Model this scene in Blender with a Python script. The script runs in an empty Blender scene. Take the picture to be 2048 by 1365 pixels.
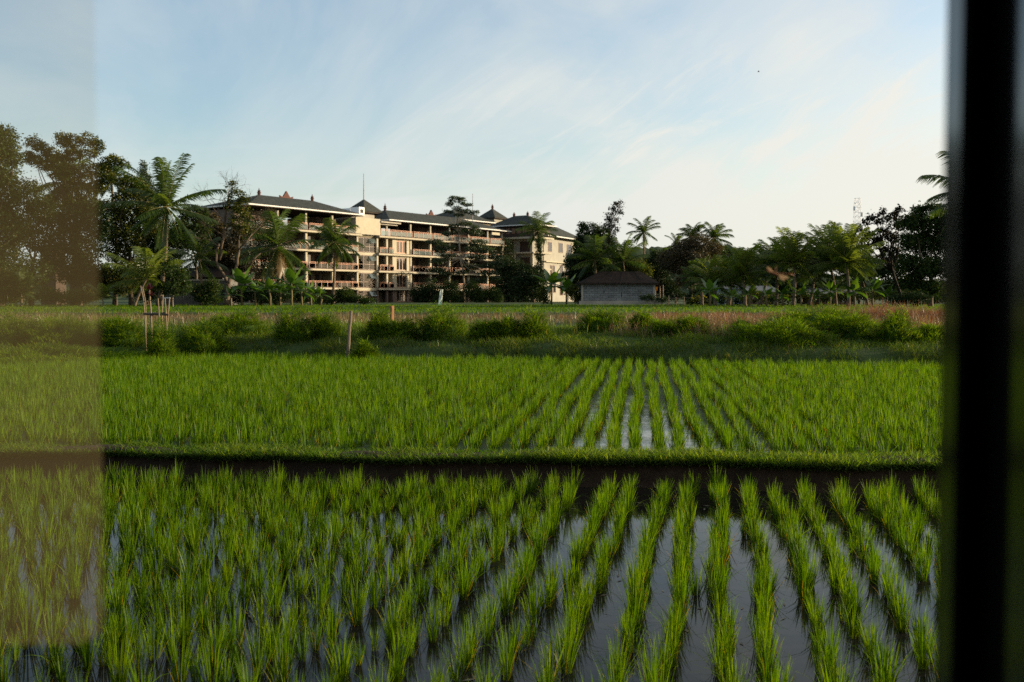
import bpy, math, random
import numpy as np
from mathutils import Vector, noise as mnoise

C = bpy.context.scene
R = math.radians
rng = np.random.default_rng(11)
random.seed(5)

# ------------------------------------------------------------------ camera
CAMZ = 1.82
FPX = 1991.0
PITCH = math.atan((682.5 - 598.0) / FPX)
cam = bpy.data.cameras.new('camera')
camo = bpy.data.objects.new('camera', cam)
C.collection.objects.link(camo)
camo.location = (0, 0, CAMZ)
camo.rotation_euler = (math.pi / 2 - PITCH, 0, 0)
cam.sensor_width = 36.0
cam.lens = 36.0 * FPX / 2048.0
cam.clip_start = 0.05
cam.clip_end = 8000
cam.dof.use_dof = True
cam.dof.focus_distance = 11.0
cam.dof.aperture_fstop = 4.5
C.camera = camo

# ------------------------------------------------------------------ light
SUN_AZ = R(76)          # clockwise from the viewing direction (+Y) towards +X
SUN_EL = R(9.5)
sdir = Vector((math.sin(SUN_AZ) * math.cos(SUN_EL), math.cos(SUN_AZ) * math.cos(SUN_EL), math.sin(SUN_EL)))
sun = bpy.data.lights.new('sun', 'SUN')
sun.energy = 5.0
sun.angle = R(0.5)
sun.color = (1.0, 0.82, 0.56)
suno = bpy.data.objects.new('sun', sun)
C.collection.objects.link(suno)
suno.rotation_euler = (-sdir).to_track_quat('-Z', 'Y').to_euler()
suno.location = (30, 10, 30)

W = bpy.data.worlds.new('World')
C.world = W
W.use_nodes = True
nt = W.node_tree
nt.nodes.clear()


def N(t, typ, **kw):
    n = t.nodes.new(typ)
    for k, v in kw.items():
        if k == 'i':
            for kk, vv in v.items():
                n.inputs[kk].default_value = vv
        else:
            setattr(n, k, v)
    return n


def L(t, a, b):
    t.links.new(a, b)


def M2(t, op, a, b=None, c=None, clamp=False):
    n = t.nodes.new('ShaderNodeMath')
    n.operation = op
    n.use_clamp = clamp
    for k, v in enumerate((a, b, c)):
        if v is None:
            continue
        if hasattr(v, 'links'):
            t.links.new(v, n.inputs[k])
        else:
            n.inputs[k].default_value = v
    return n.outputs[0]


def ramp(t, fac, stops, interp='LINEAR'):
    n = t.nodes.new('ShaderNodeValToRGB')
    n.color_ramp.interpolation = interp
    el = n.color_ramp.elements
    while len(el) < len(stops):
        el.new(0.5)
    for e, (p, c) in zip(el, stops):
        e.position = p
        e.color = (*c, 1) if len(c) == 3 else c
    t.links.new(fac, n.inputs[0])
    return n.outputs[0]


def mixc(t, fac, a, b, mode='MIX'):
    n = t.nodes.new('ShaderNodeMix')
    n.data_type = 'RGBA'
    n.blend_type = mode
    for sock, v in ((n.inputs[0], fac), (n.inputs[6], a), (n.inputs[7], b)):
        if hasattr(v, 'links'):
            t.links.new(v, sock)
        elif isinstance(v, (int, float)):
            sock.default_value = v
        else:
            sock.default_value = (*v, 1) if len(v) == 3 else v
    return n.outputs[2]


sky = N(nt, 'ShaderNodeTexSky', sky_type='NISHITA', sun_disc=False)
sky.sun_elevation = SUN_EL
sky.sun_rotation = SUN_AZ
sky.altitude = 50
sky.air_density = 1.0
sky.dust_density = 1.6
sky.ozone_density = 1.6
tc = N(nt, 'ShaderNodeTexCoord')
sp = N(nt, 'ShaderNodeSeparateXYZ')
L(nt, tc.outputs['Generated'], sp.inputs[0])
az = M2(nt, 'ARCTAN2', sp.outputs[0], sp.outputs[1])
el = M2(nt, 'ARCSINE', sp.outputs[2])
cb = N(nt, 'ShaderNodeCombineXYZ')
L(nt, az, cb.inputs[0])
L(nt, el, cb.inputs[1])


def sstep(v, a, b):
    n = N(nt, 'ShaderNodeMapRange', interpolation_type='SMOOTHSTEP')
    L(nt, v, n.inputs[0])
    n.inputs[1].default_value, n.inputs[2].default_value = a, b
    return n.outputs[0]


def cloud_layer(rot, sc, detail, rough, dist, lo, hi, off=(0, 0, 0)):
    mp = N(nt, 'ShaderNodeMapping')
    mp.vector_type = 'TEXTURE'
    mp.inputs['Rotation'].default_value = (0, 0, R(rot))
    mp.inputs['Scale'].default_value = (1 / sc[0], 1 / sc[1], 1)
    mp.inputs['Location'].default_value = off
    L(nt, cb.outputs[0], mp.inputs[0])
    no = N(nt, 'ShaderNodeTexNoise', i={'Scale': 1.0, 'Detail': detail, 'Roughness': rough, 'Distortion': dist})
    L(nt, mp.outputs[0], no.inputs['Vector'])
    return sstep(no.outputs[0], lo, hi)


# sheets of cirrus: a soft veil towards the sun, feathered streaks climbing to the right, level bands low down
veil = M2(nt, 'MULTIPLY', M2(nt, 'MULTIPLY', sstep(az, -0.22, 0.48), M2(nt, 'MULTIPLY_ADD', sstep(el, 0.14, 0.32), -0.2, 1.0)), M2(nt, 'MULTIPLY_ADD', cloud_layer(30, (2.2, 4.0), 5, 0.5, 0.6, 0.24, 0.72, (0.31, 0.12, 0)), 0.75, 0.16))
streak = M2(nt, 'MULTIPLY', cloud_layer(33, (2.4, 11.0), 9, 0.60, 1.5, 0.44, 0.76, (0.07, 0.03, 0)), M2(nt, 'MULTIPLY', sstep(az, -0.30, 0.12), M2(nt, 'MULTIPLY', sstep(el, 0.03, 0.12), M2(nt, 'SUBTRACT', 1.0, sstep(el, 0.16, 0.27)))))
wisp = M2(nt, 'MULTIPLY', cloud_layer(24, (5.0, 19.0), 9, 0.66, 2.2, 0.48, 0.82, (0.2, 0.4, 0)), M2(nt, 'MULTIPLY', sstep(az, -0.15, 0.15), M2(nt, 'SUBTRACT', 1.0, sstep(el, 0.17, 0.29))))
bands = M2(nt, 'MULTIPLY', cloud_layer(5, (2.4, 26.0), 8, 0.58, 0.7, 0.40, 0.66, (0.5, 0.21, 0)), M2(nt, 'SUBTRACT', 1.0, sstep(el, 0.07, 0.17)))
faint = M2(nt, 'MULTIPLY', cloud_layer(12, (2.6, 4.2), 7, 0.56, 1.2, 0.30, 0.78, (0.9, 0.5, 0)), 0.58)
side = sstep(az, -0.45, 0.45)
cm = M2(nt, 'ADD', M2(nt, 'ADD', veil, M2(nt, 'MULTIPLY', streak, 0.95)), M2(nt, 'ADD', M2(nt, 'MULTIPLY', wisp, 0.62), M2(nt, 'ADD', M2(nt, 'MULTIPLY', bands, 0.50), faint)))
lowv = M2(nt, 'MULTIPLY', M2(nt, 'SUBTRACT', 1.0, sstep(el, -0.02, 0.20)), 0.52)
cm = M2(nt, 'MINIMUM', M2(nt, 'ADD', cm, lowv), 0.92)
SKYS = 0.13
skyc = mixc(nt, 1.0, sky.outputs[0], (SKYS, SKYS, SKYS), 'MULTIPLY')
cl_col = mixc(nt, side, (0.36, 0.39, 0.385), (0.450, 0.438, 0.398))
fin = mixc(nt, cm, skyc, cl_col)
bg = N(nt, 'ShaderNodeBackground')
L(nt, fin, bg.inputs[0])
bg.inputs[1].default_value = 1.0
wo = N(nt, 'ShaderNodeOutputWorld')
L(nt, bg.outputs[0], wo.inputs[0])

C.view_settings.view_transform = 'Standard'
C.view_settings.look = 'None'
C.view_settings.gamma = 1.0
C.view_settings.use_curve_mapping = False
C.view_settings.exposure = 1.0
C.render.engine = 'CYCLES'
C.cycles.use_adaptive_sampling = True
C.cycles.adaptive_threshold = 0.005
C.cycles.adaptive_min_samples = 32
C.cycles.use_denoising = False
C.cycles.denoising_prefilter = 'ACCURATE'
C.cycles.denoising_input_passes = 'RGB_ALBEDO_NORMAL'
C.cycles.max_bounces = 5
C.cycles.diffuse_bounces = 2
C.cycles.glossy_bounces = 3
C.cycles.transmission_bounces = 4
C.cycles.transparent_max_bounces = 8
C.cycles.volume_bounces = 0
C.cycles.sample_clamp_indirect = 4.0
C.cycles.caustics_reflective = False
C.cycles.caustics_refractive = False

# ------------------------------------------------------------------ measuring helpers
ct, st = math.cos(PITCH), math.sin(PITCH)


def at(px, py, Y):
    """the point at distance Y that stands at this place of the photograph"""
    u = (px - 1024) / FPX
    v = (682.5 - py) / FPX
    s = Y / (ct + v * st)
    return np.array((u * s, Y, CAMZ + (v * ct - st) * s))


def mpp(Y):
    return Y / FPX


# ------------------------------------------------------------------ object helpers
def tag(o, label=None, cat=None, group=None, kind=None):
    if label:
        o['label'] = label
    if cat:
        o['category'] = cat
    if group:
        o['group'] = group
    if kind:
        o['kind'] = kind
    return o


def thing(name, label, cat, loc=(0, 0, 0), group=None):
    o = bpy.data.objects.new(name, None)
    o.empty_display_size = 0.2
    C.collection.objects.link(o)
    o.location = [float(x) for x in loc]
    return tag(o, label, cat, group)


def link(name, me, mat=None, parent=None, loc=(0, 0, 0)):
    o = bpy.data.objects.new(name, me)
    C.collection.objects.link(o)
    if mat is not None and not me.materials:
        me.materials.append(mat)
    if parent is not None:
        o.parent = parent
        o.location = loc
    else:
        o.location = loc
    return o


def npmesh(name, V, F, rnd=None, smooth=False, normals=None):
    """V (n,3), F (m,4) or (m,3) index arrays -> mesh; rnd (n,3) point colours named 'rnd'"""
    V = np.asarray(V, dtype=np.float32)
    F = np.asarray(F, dtype=np.int32)
    me = bpy.data.meshes.new(name)
    k = F.shape[1]
    me.vertices.add(len(V))
    me.vertices.foreach_set('co', V.ravel())
    me.loops.add(F.size)
    me.loops.foreach_set('vertex_index', F.ravel())
    me.polygons.add(len(F))
    me.polygons.foreach_set('loop_start', np.arange(0, F.size, k, dtype=np.int32))
    if smooth:
        me.polygons.foreach_set('use_smooth', np.ones(len(F), dtype=bool))
    me.update(calc_edges=True)
    if rnd is not None:
        at_ = me.attributes.new('rnd', 'FLOAT_COLOR', 'POINT')
        col = np.ones((len(V), 4), dtype=np.float32)
        col[:, :3] = rnd
        at_.data.foreach_set('color', col.ravel())
    return me


class Frame:
    def __init__(s, o=(0, 0), a=(1, 0)):
        s.o = o
        n = math.hypot(*a)
        s.a = (a[0] / n, a[1] / n)
        s.d = (-s.a[1], s.a[0])

    def __call__(s, u, t, z):
        return (s.o[0] + s.a[0] * u + s.d[0] * t, s.o[1] + s.a[1] * u + s.d[1] * t, z)


FW = Frame()


class MB:
    """collects boxes, quads and tubes; build() links them as one mesh object"""

    def __init__(s):
        s.v = []
        s.f = []

    def face(s, pts):
        n = len(s.v)
        s.v += [tuple(p) for p in pts]
        s.f.append(tuple(range(n, n + len(pts))))
        return s

    def box(s, u0, u1, t0, t1, z0, z1, fr=FW):
        n = len(s.v)
        for z in (z0, z1):
            for (u, t) in ((u0, t0), (u1, t0), (u1, t1), (u0, t1)):
                s.v.append(fr(u, t, z))
        for q in ((3, 2, 1, 0), (4, 5, 6, 7), (0, 1, 5, 4), (1, 2, 6, 5), (2, 3, 7, 6), (3, 0, 4, 7)):
            s.f.append(tuple(n + i for i in q))
        return s

    def tube(s, pts, rad, k=7, cap=True):
        pts = [Vector([float(c) for c in p]) for p in pts]
        if not hasattr(rad, '__len__'):
            rad = [rad] * len(pts)
        n0 = len(s.v)
        ref = Vector((0.31, 0.17, 0.93)).normalized()
        for i, p in enumerate(pts):
            d = (pts[min(i + 1, len(pts) - 1)] - pts[max(i - 1, 0)])
            d = d.normalized() if d.length > 1e-9 else Vector((0, 0, 1))
            x = d.cross(Vector((1, 0, 0)) if abs(d.x) < 0.8 else ref)
            x.normalize()
            y = d.cross(x)
            for j in range(k):
                a = 2 * math.pi * j / k
                s.v.append(tuple(p + (x * math.cos(a) + y * math.sin(a)) * rad[i]))
        for i in range(len(pts) - 1):
            for j in range(k):
                a, b = n0 + i * k + j, n0 + i * k + (j + 1) % k
                s.f.append((a, b, b + k, a + k))
        if cap:
            s.f.append(tuple(n0 + j for j in reversed(range(k))))
            s.f.append(tuple(n0 + (len(pts) - 1) * k + j for j in range(k)))
        return s

    def lathe(s, c, prof, k=10):
        """prof: list of (radius, z)"""
        n0 = len(s.v)
        for (r, z) in prof:
            for j in range(k):
                a = 2 * math.pi * j / k
                s.v.append((c[0] + r * math.cos(a), c[1] + r * math.sin(a), c[2] + z))
        for i in range(len(prof) - 1):
            for j in range(k):
                a, b = n0 + i * k + j, n0 + i * k + (j + 1) % k
                s.f.append((a, b, b + k, a + k))
        s.f.append(tuple(n0 + j for j in reversed(range(k))))
        s.f.append(tuple(n0 + (len(prof) - 1) * k + j for j in range(k)))
        return s

    def build(s, name, mat, parent=None, smooth=False, label=None):
        off = parent.matrix_world.translation if False else None
        base = Vector((0, 0, 0))
        p = parent
        while p is not None:
            base += p.location
            p = p.parent
        me = bpy.data.meshes.new(name)
        me.from_pydata([(v[0] - base.x, v[1] - base.y, v[2] - base.z) for v in s.v], [], s.f)
        if smooth:
            me.polygons.foreach_set('use_smooth', [True] * len(me.polygons))
        me.update()
        o = link(name, me, mat, parent)
        if label:
            o['label'] = label
        return o


def vnoise(x, y=0.0, z=0.0):
    return mnoise.noise(Vector((float(x), float(y), float(z))))


# ------------------------------------------------------------------ materials
def newmat(name):
    m = bpy.data.materials.new(name)
    m.use_nodes = True
    t = m.node_tree
    t.nodes.clear()
    out = t.nodes.new('ShaderNodeOutputMaterial')
    return m, t, out


def leafmat(name, stops, trans=0.35, tcol=(1.25, 1.2, 0.5), dead=(0.16, 0.10, 0.04), base_dark=None, gloss=0.04, rough=0.45):
    """foliage: diffuse + light coming through; colour varies per leaf (rnd.r), dead share in rnd.b"""
    m, t, out = newmat(name)
    a = N(t, 'ShaderNodeAttribute', attribute_name='rnd')
    s = N(t, 'ShaderNodeSeparateColor')
    L(t, a.outputs['Color'], s.inputs[0])
    c = ramp(t, s.outputs[0], stops)
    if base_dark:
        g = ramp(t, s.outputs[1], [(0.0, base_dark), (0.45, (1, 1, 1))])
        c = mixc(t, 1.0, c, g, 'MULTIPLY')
    c = mixc(t, s.outputs[2], c, dead)
    d = N(t, 'ShaderNodeBsdfDiffuse')
    L(t, c, d.inputs[0])
    tr = N(t, 'ShaderNodeBsdfTranslucent')
    L(t, mixc(t, 1.0, c, tcol, 'MULTIPLY'), tr.inputs[0])
    mx = N(t, 'ShaderNodeMixShader', i={0: trans})
    L(t, d.outputs[0], mx.inputs[1])
    L(t, tr.outputs[0], mx.inputs[2])
    res = mx.outputs[0]
    if gloss > 0:
        gl = N(t, 'ShaderNodeBsdfGlossy', i={'Roughness': rough})
        mg = N(t, 'ShaderNodeMixShader', i={0: gloss})
        L(t, res, mg.inputs[1])
        L(t, gl.outputs[0], mg.inputs[2])
        res = mg.outputs[0]
    L(t, res, out.inputs[0])
    return m


def surf(name, c1, c2=None, scale=4.0, rough=0.8, spec=0.3, bump=0.0, detail=6, stretch=None, metal=0.0):
    m, t, out = newmat(name)
    p = N(t, 'ShaderNodeBsdfPrincipled')
    p.inputs['Roughness'].default_value = rough
    p.inputs['Specular IOR Level'].default_value = spec
    p.inputs['Metallic'].default_value = metal
    tcn = N(t, 'ShaderNodeTexCoord')
    no = N(t, 'ShaderNodeTexNoise', i={'Scale': scale, 'Detail': detail, 'Roughness': 0.6})
    v = tcn.outputs['Object']
    if stretch:
        mp = N(t, 'ShaderNodeMapping')
        mp.inputs['Scale'].default_value = stretch
        L(t, v, mp.inputs[0])
        v = mp.outputs[0]
    L(t, v, no.inputs['Vector'])
    c2 = c2 or tuple(x * 0.7 for x in c1)
    L(t, ramp(t, no.outputs[0], [(0.32, c2), (0.68, c1)]), p.inputs['Base Color'])
    if bump:
        b = N(t, 'ShaderNodeBump', i={'Strength': bump, 'Distance': 0.05})
        L(t, no.outputs[0], b.inputs['Height'])
        L(t, b.outputs[0], p.inputs['Normal'])
    L(t, p.outputs[0], out.inputs[0])
    return m


M = {}
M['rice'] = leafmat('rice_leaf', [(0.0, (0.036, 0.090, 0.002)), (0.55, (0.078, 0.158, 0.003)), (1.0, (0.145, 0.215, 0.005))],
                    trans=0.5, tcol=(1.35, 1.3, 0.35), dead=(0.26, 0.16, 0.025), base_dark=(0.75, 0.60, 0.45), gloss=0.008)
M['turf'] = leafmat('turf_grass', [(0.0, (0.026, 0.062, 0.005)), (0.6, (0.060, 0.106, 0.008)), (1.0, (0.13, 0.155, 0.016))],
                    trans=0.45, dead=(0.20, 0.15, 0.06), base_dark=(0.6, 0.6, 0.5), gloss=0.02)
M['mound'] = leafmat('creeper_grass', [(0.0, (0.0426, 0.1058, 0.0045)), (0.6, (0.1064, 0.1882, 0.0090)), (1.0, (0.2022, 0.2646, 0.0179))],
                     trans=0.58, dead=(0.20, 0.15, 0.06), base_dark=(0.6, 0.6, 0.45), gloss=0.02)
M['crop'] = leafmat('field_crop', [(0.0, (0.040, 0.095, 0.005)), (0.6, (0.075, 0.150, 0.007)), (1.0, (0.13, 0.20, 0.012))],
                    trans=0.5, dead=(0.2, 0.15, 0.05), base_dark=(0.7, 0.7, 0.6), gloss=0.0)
M['dry'] = leafmat('dry_grass', [(0.0, (0.0723, 0.0808, 0.0255)), (0.45, (0.1275, 0.0978, 0.0425)), (1.0, (0.2040, 0.1360, 0.0723))],
                   trans=0.4, tcol=(1.2, 1.0, 0.7), dead=(0.18, 0.075, 0.040))
M['leaf'] = leafmat('tree_leaf', [(0.0, (0.0144, 0.0341, 0.0077)), (0.6, (0.0308, 0.0581, 0.0114)), (1.0, (0.0678, 0.0850, 0.0191))],
                    trans=0.4, dead=(0.11, 0.075, 0.03), gloss=0.012)
M['olive'] = leafmat('olive_leaf', [(0.0, (0.0199, 0.0331, 0.0063)), (0.55, (0.0459, 0.0639, 0.0095)), (1.0, (0.1496, 0.1455, 0.0210))],
                     trans=0.42, dead=(0.13, 0.085, 0.035), gloss=0.012)
M['brownleaf'] = leafmat('brown_leaf', [(0.0, (0.0225, 0.0210, 0.0090)), (0.55, (0.0450, 0.0375, 0.0150)), (1.0, (0.0825, 0.0638, 0.0263))],
                         trans=0.3, dead=(0.13, 0.08, 0.04), gloss=0.03)
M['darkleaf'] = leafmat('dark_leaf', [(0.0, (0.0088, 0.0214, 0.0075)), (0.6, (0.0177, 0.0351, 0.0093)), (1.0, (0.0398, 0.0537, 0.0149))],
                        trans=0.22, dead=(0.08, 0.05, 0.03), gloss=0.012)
M['feather'] = leafmat('feather_leaf', [(0.0, (0.0135, 0.0315, 0.0090)), (0.6, (0.0270, 0.0525, 0.0120)), (1.0, (0.0488, 0.0713, 0.0165))],
                       trans=0.45, gloss=0.04)
M['maroon'] = leafmat('maroon_leaf', [(0.0, (0.0146, 0.0141, 0.0115)), (0.6, (0.0237, 0.0222, 0.0154)), (1.0, (0.0365, 0.0343, 0.0192))],
                      trans=0.2, gloss=0.012)
M['palm'] = leafmat('palm_leaf', [(0.0, (0.0257, 0.0515, 0.0117)), (0.55, (0.0538, 0.0889, 0.0164)), (1.0, (0.1112, 0.1346, 0.0257))],
                    trans=0.48, dead=(0.20, 0.135, 0.055), gloss=0.03, rough=0.35)
M['palmgold'] = leafmat('young_palm_leaf', [(0.0, (0.0532, 0.0845, 0.0157)), (0.55, (0.1065, 0.1440, 0.0219)), (1.0, (0.2192, 0.2271, 0.0344))],
                        trans=0.55, dead=(0.20, 0.13, 0.03), gloss=0.03, rough=0.35)
M['banana'] = leafmat('banana_leaf', [(0.0, (0.0298, 0.0723, 0.0102)), (0.6, (0.0553, 0.1190, 0.0136)), (1.0, (0.1020, 0.1700, 0.0213))],
                      trans=0.5, tcol=(1.3, 1.3, 0.4), dead=(0.10, 0.065, 0.03), gloss=0.08, rough=0.3)
M['red'] = leafmat('red_leaf', [(0.0, (0.035, 0.008, 0.010)), (1.0, (0.10, 0.018, 0.020))], trans=0.35, tcol=(1.3, 0.8, 0.8))
M['bark'] = surf('bark', (0.13, 0.095, 0.065), (0.06, 0.045, 0.032), 3.0, 0.9, 0.1, 0.5, stretch=(1, 1, 0.3))
M['palebark'] = surf('pale_bark', (0.30, 0.24, 0.17), (0.15, 0.115, 0.08), 3.0, 0.9, 0.1, 0.4, stretch=(1, 1, 0.3))
M['darkbark'] = surf('dark_bark', (0.055, 0.045, 0.035), (0.025, 0.02, 0.018), 3.0, 0.9, 0.1, 0.4, stretch=(1, 1, 0.3))
M['palmbark'] = surf('palm_bark', (0.20, 0.15, 0.10), (0.09, 0.065, 0.045), 6.0, 0.9, 0.1, 0.6, stretch=(0.3, 0.3, 2.0))
M['stake'] = surf('weathered_stake', (0.24, 0.18, 0.115), (0.13, 0.095, 0.06), 9.0, 0.8, 0.2, 0.3, stretch=(1, 1, 0.2))
M['plank'] = surf('dark_plank', (0.09, 0.07, 0.055), (0.05, 0.04, 0.03), 9.0, 0.8, 0.2, 0.3)
M['post_wood'] = surf('orange_wood', (0.33, 0.16, 0.06), (0.2, 0.09, 0.035), 9.0, 0.75, 0.2, 0.3, stretch=(1, 1, 0.2))
M['grey_wood'] = surf('grey_wood', (0.20, 0.15, 0.11), (0.11, 0.085, 0.06), 9.0, 0.8, 0.2, 0.3, stretch=(1, 1, 0.2))

# ------------------------------------------------------------------ the land
def wob(X):
    return 0.06 * np.sin(X * 1.3 + 0.5) + 0.045 * np.sin(X * 3.1 + 2.0) + 0.02 * np.sin(X * 7.3)


def Yb(X):
    Xc = np.clip(X, -16, 16)
    return 9.72 - 0.0886 * Xc + wob(X)


def Yu(X):
    Xc = np.clip(X, -18, 18)
    return 25.1 - 0.237 * Xc + 2.5 * wob(X * 0.6)


def bankz(d):
    """height of the overgrown rise above the upper paddy, d metres beyond its edge"""
    return np.interp(d, [-1, 0, 0.3, 0.7, 1.2, 2.0, 3.0, 4.5, 6.5, 9, 14], [0.12, 0.14, 0.36, 0.52, 0.59, 0.65, 0.71, 0.78, 0.86, 0.93, 0.97])


Xs = np.unique(np.concatenate([np.linspace(-3500, -60, 8), np.linspace(-60, -18, 16), np.linspace(-18, 18, 220),
                               np.linspace(18, 60, 16), np.linspace(60, 3500, 8)]))
rows = []
for d, z in ((-60, -0.06), (-9, -0.06), (-4, -0.06), (-1, -0.06), (-0.22, -0.06), (-0.13, -0.03), (-0.09, 0.06), (-0.05, 0.17),
             (0.0, 0.245), (0.08, 0.265), (0.2, 0.27), (0.3, 0.26), (0.38, 0.2), (0.48, 0.125)):
    rows.append((Yb(Xs) + d, np.full_like(Xs, z), 'b' if -0.2 < d < 0.4 else ''))
for f in (0.1, 0.3, 0.6, 0.9):
    rows.append(((Yb(Xs) + 0.48) * (1 - f) + Yu(Xs) * f, np.full_like(Xs, 0.12), ''))
for d in (-0.2, 0, 0.3, 0.7, 1.2, 1.6, 2.0, 2.5, 3.0, 3.7, 4.5, 5.5, 6.5, 9.0, 14.0):
    rows.append((Yu(Xs) + d, np.full_like(Xs, float(bankz(d))), 'u' if d > 0.2 else ''))
rows.append((np.full_like(Xs, 47.0), np.full_like(Xs, 0.98), ''))
rows.append((np.full_like(Xs, 47.5), np.full_like(Xs, 1.13), ''))
for Y in (49, 60, 80, 100, 130, 170, 230, 320, 500, 900, 1800, 4200):
    rows.append((np.full_like(Xs, float(Y)), np.full_like(Xs, 1.15), ''))
GV = []
zone = []
for r, (ys, zs, k) in enumerate(rows):
    zj = zs.copy()
    if k == 'b':
        zj = zj + 0.035 * np.array([vnoise(x * 1.4, 0.3) for x in Xs]) + 0.022 * np.array([vnoise(x * 2.3, r * 0.7) for x in Xs]) + 0.012 * np.array([vnoise(x * 8.3, r * 1.7, 4) for x in Xs])
        ys = ys + 0.03 * np.array([vnoise(x * 5.1, r * 2.1, 9) for x in Xs])
    if k == 'u':
        zj = zj + 0.10 * np.array([vnoise(x * 0.55, float(y) * 0.5) for x, y in zip(Xs, ys)]) * min(1, (r - 18) / 4)
    GV.append(np.stack([Xs, ys, zj], 1))
    zone.append(np.stack([np.full_like(Xs, 1.0 if ys[110] > 24 else 0.0), np.zeros_like(Xs), np.zeros_like(Xs)], 1))
nx = len(Xs)
GV = np.concatenate(GV)
zone = np.concatenate(zone)
ii, jj = np.meshgrid(np.arange(len(rows) - 1), np.arange(nx - 1), indexing='ij')
a = (ii * nx + jj).ravel()
GF = np.stack([a, a + 1, a + nx + 1, a + nx], 1)
m, t, out = newmat('soil')
p = N(t, 'ShaderNodeBsdfPrincipled', i={'Roughness': 0.9})
p.inputs['Specular IOR Level'].default_value = 0.15
g = N(t, 'ShaderNodeTexCoord')
n1 = N(t, 'ShaderNodeTexNoise', i={'Scale': 7.0, 'Detail': 9, 'Roughness': 0.7})
n2 = N(t, 'ShaderNodeTexNoise', i={'Scale': 0.35, 'Detail': 6, 'Roughness': 0.6})
L(t, g.outputs['Object'], n1.inputs['Vector'])
L(t, g.outputs['Object'], n2.inputs['Vector'])
mud = ramp(t, n1.outputs[0], [(0.3, (0.020, 0.013, 0.009)), (0.7, (0.048, 0.032, 0.021))])
grs = ramp(t, n2.outputs[0], [(0.35, (0.022, 0.045, 0.008)), (0.65, (0.040, 0.060, 0.013))])
aa = N(t, 'ShaderNodeAttribute', attribute_name='rnd')
sc_ = N(t, 'ShaderNodeSeparateColor')
L(t, aa.outputs['Color'], sc_.inputs[0])
L(t, mixc(t, sc_.outputs[0], mud, grs), p.inputs['Base Color'])
b = N(t, 'ShaderNodeBump', i={'Strength': 0.9, 'Distance': 0.04})
L(t, n1.outputs[0], b.inputs['Height'])
L(t, b.outputs[0], p.inputs['Normal'])
L(t, p.outputs[0], out.inputs[0])
ground = link('ground', npmesh('ground', GV, GF, zone, smooth=True), m)
tag(ground, 'muddy terraced ground of the rice paddies and fields', kind='structure')


def watermat(name, scale, strength, stretch, dark=(0.012, 0.011, 0.009), patch=None, algae_reflection=False, ior=1.333):
    m, t, out = newmat(name)
    p = N(t, 'ShaderNodeBsdfPrincipled', i={'Roughness': 0.015, 'IOR': ior})
    g = N(t, 'ShaderNodeTexCoord')
    mp = N(t, 'ShaderNodeMapping')
    mp.inputs['Scale'].default_value = stretch
    L(t, g.outputs['Object'], mp.inputs[0])
    no = N(t, 'ShaderNodeTexNoise', i={'Scale': scale, 'Detail': 4, 'Roughness': 0.55, 'Distortion': 0.4})
    L(t, mp.outputs[0], no.inputs['Vector'])
    n2 = N(t, 'ShaderNodeTexNoise', i={'Scale': 1.5, 'Detail': 6, 'Roughness': 0.6})
    L(t, g.outputs['Object'], n2.inputs['Vector'])
    L(t, ramp(t, n2.outputs[0], [(0.3, tuple(0.6 * c for c in dark)), (0.7, tuple(1.5 * c for c in dark))]), p.inputs['Base Color'])
    bu = N(t, 'ShaderNodeBump', i={'Strength': strength, 'Distance': 0.02})
    if patch:
        n3 = N(t, 'ShaderNodeTexNoise', i={'Scale': patch, 'Detail': 2})
        L(t, g.outputs['Object'], n3.inputs['Vector'])
        L(t, M2(t, 'MULTIPLY', no.outputs[0], ramp(t, n3.outputs[0], [(0.4, (0.15,) * 3), (0.6, (1, 1, 1))])), bu.inputs['Height'])
    else:
        L(t, no.outputs[0], bu.inputs['Height'])
    L(t, bu.outputs[0], p.inputs['Normal'])
    res = p.outputs[0]
    if algae_reflection:  # murky green also paints the dark reflection of bank and trees
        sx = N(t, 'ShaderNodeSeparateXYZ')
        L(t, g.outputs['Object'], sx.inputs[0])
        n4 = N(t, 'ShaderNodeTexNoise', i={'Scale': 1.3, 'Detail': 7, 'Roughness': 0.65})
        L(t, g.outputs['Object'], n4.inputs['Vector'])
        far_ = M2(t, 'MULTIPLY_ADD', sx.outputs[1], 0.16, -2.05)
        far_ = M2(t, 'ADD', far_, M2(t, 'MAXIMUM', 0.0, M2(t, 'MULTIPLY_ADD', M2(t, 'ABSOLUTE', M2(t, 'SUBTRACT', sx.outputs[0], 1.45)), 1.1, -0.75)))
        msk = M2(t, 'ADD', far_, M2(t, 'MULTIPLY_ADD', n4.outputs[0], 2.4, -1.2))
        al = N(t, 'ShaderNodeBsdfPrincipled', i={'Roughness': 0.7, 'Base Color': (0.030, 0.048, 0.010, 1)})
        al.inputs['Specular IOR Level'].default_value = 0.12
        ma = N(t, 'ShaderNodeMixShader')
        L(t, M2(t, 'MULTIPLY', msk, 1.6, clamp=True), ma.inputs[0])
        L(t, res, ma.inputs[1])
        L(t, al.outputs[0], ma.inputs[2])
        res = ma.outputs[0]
    L(t, res, out.inputs[0])
    return m


# flooded paddies: two sheets of water at two levels
xw = np.linspace(-30, 30, 61)


def sheet(name, y0, y1, z, mat, lab):
    V = np.concatenate([np.stack([xw, y0(xw), np.full_like(xw, z)], 1), np.stack([xw, y1(xw), np.full_like(xw, z)], 1)])
    k = len(xw)
    F = np.array([(i, i + 1, k + i + 1, k + i) for i in range(k - 1)])
    o = link(name, npmesh(name, V, F), mat)
    return tag(o, lab, kind='structure')


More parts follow.
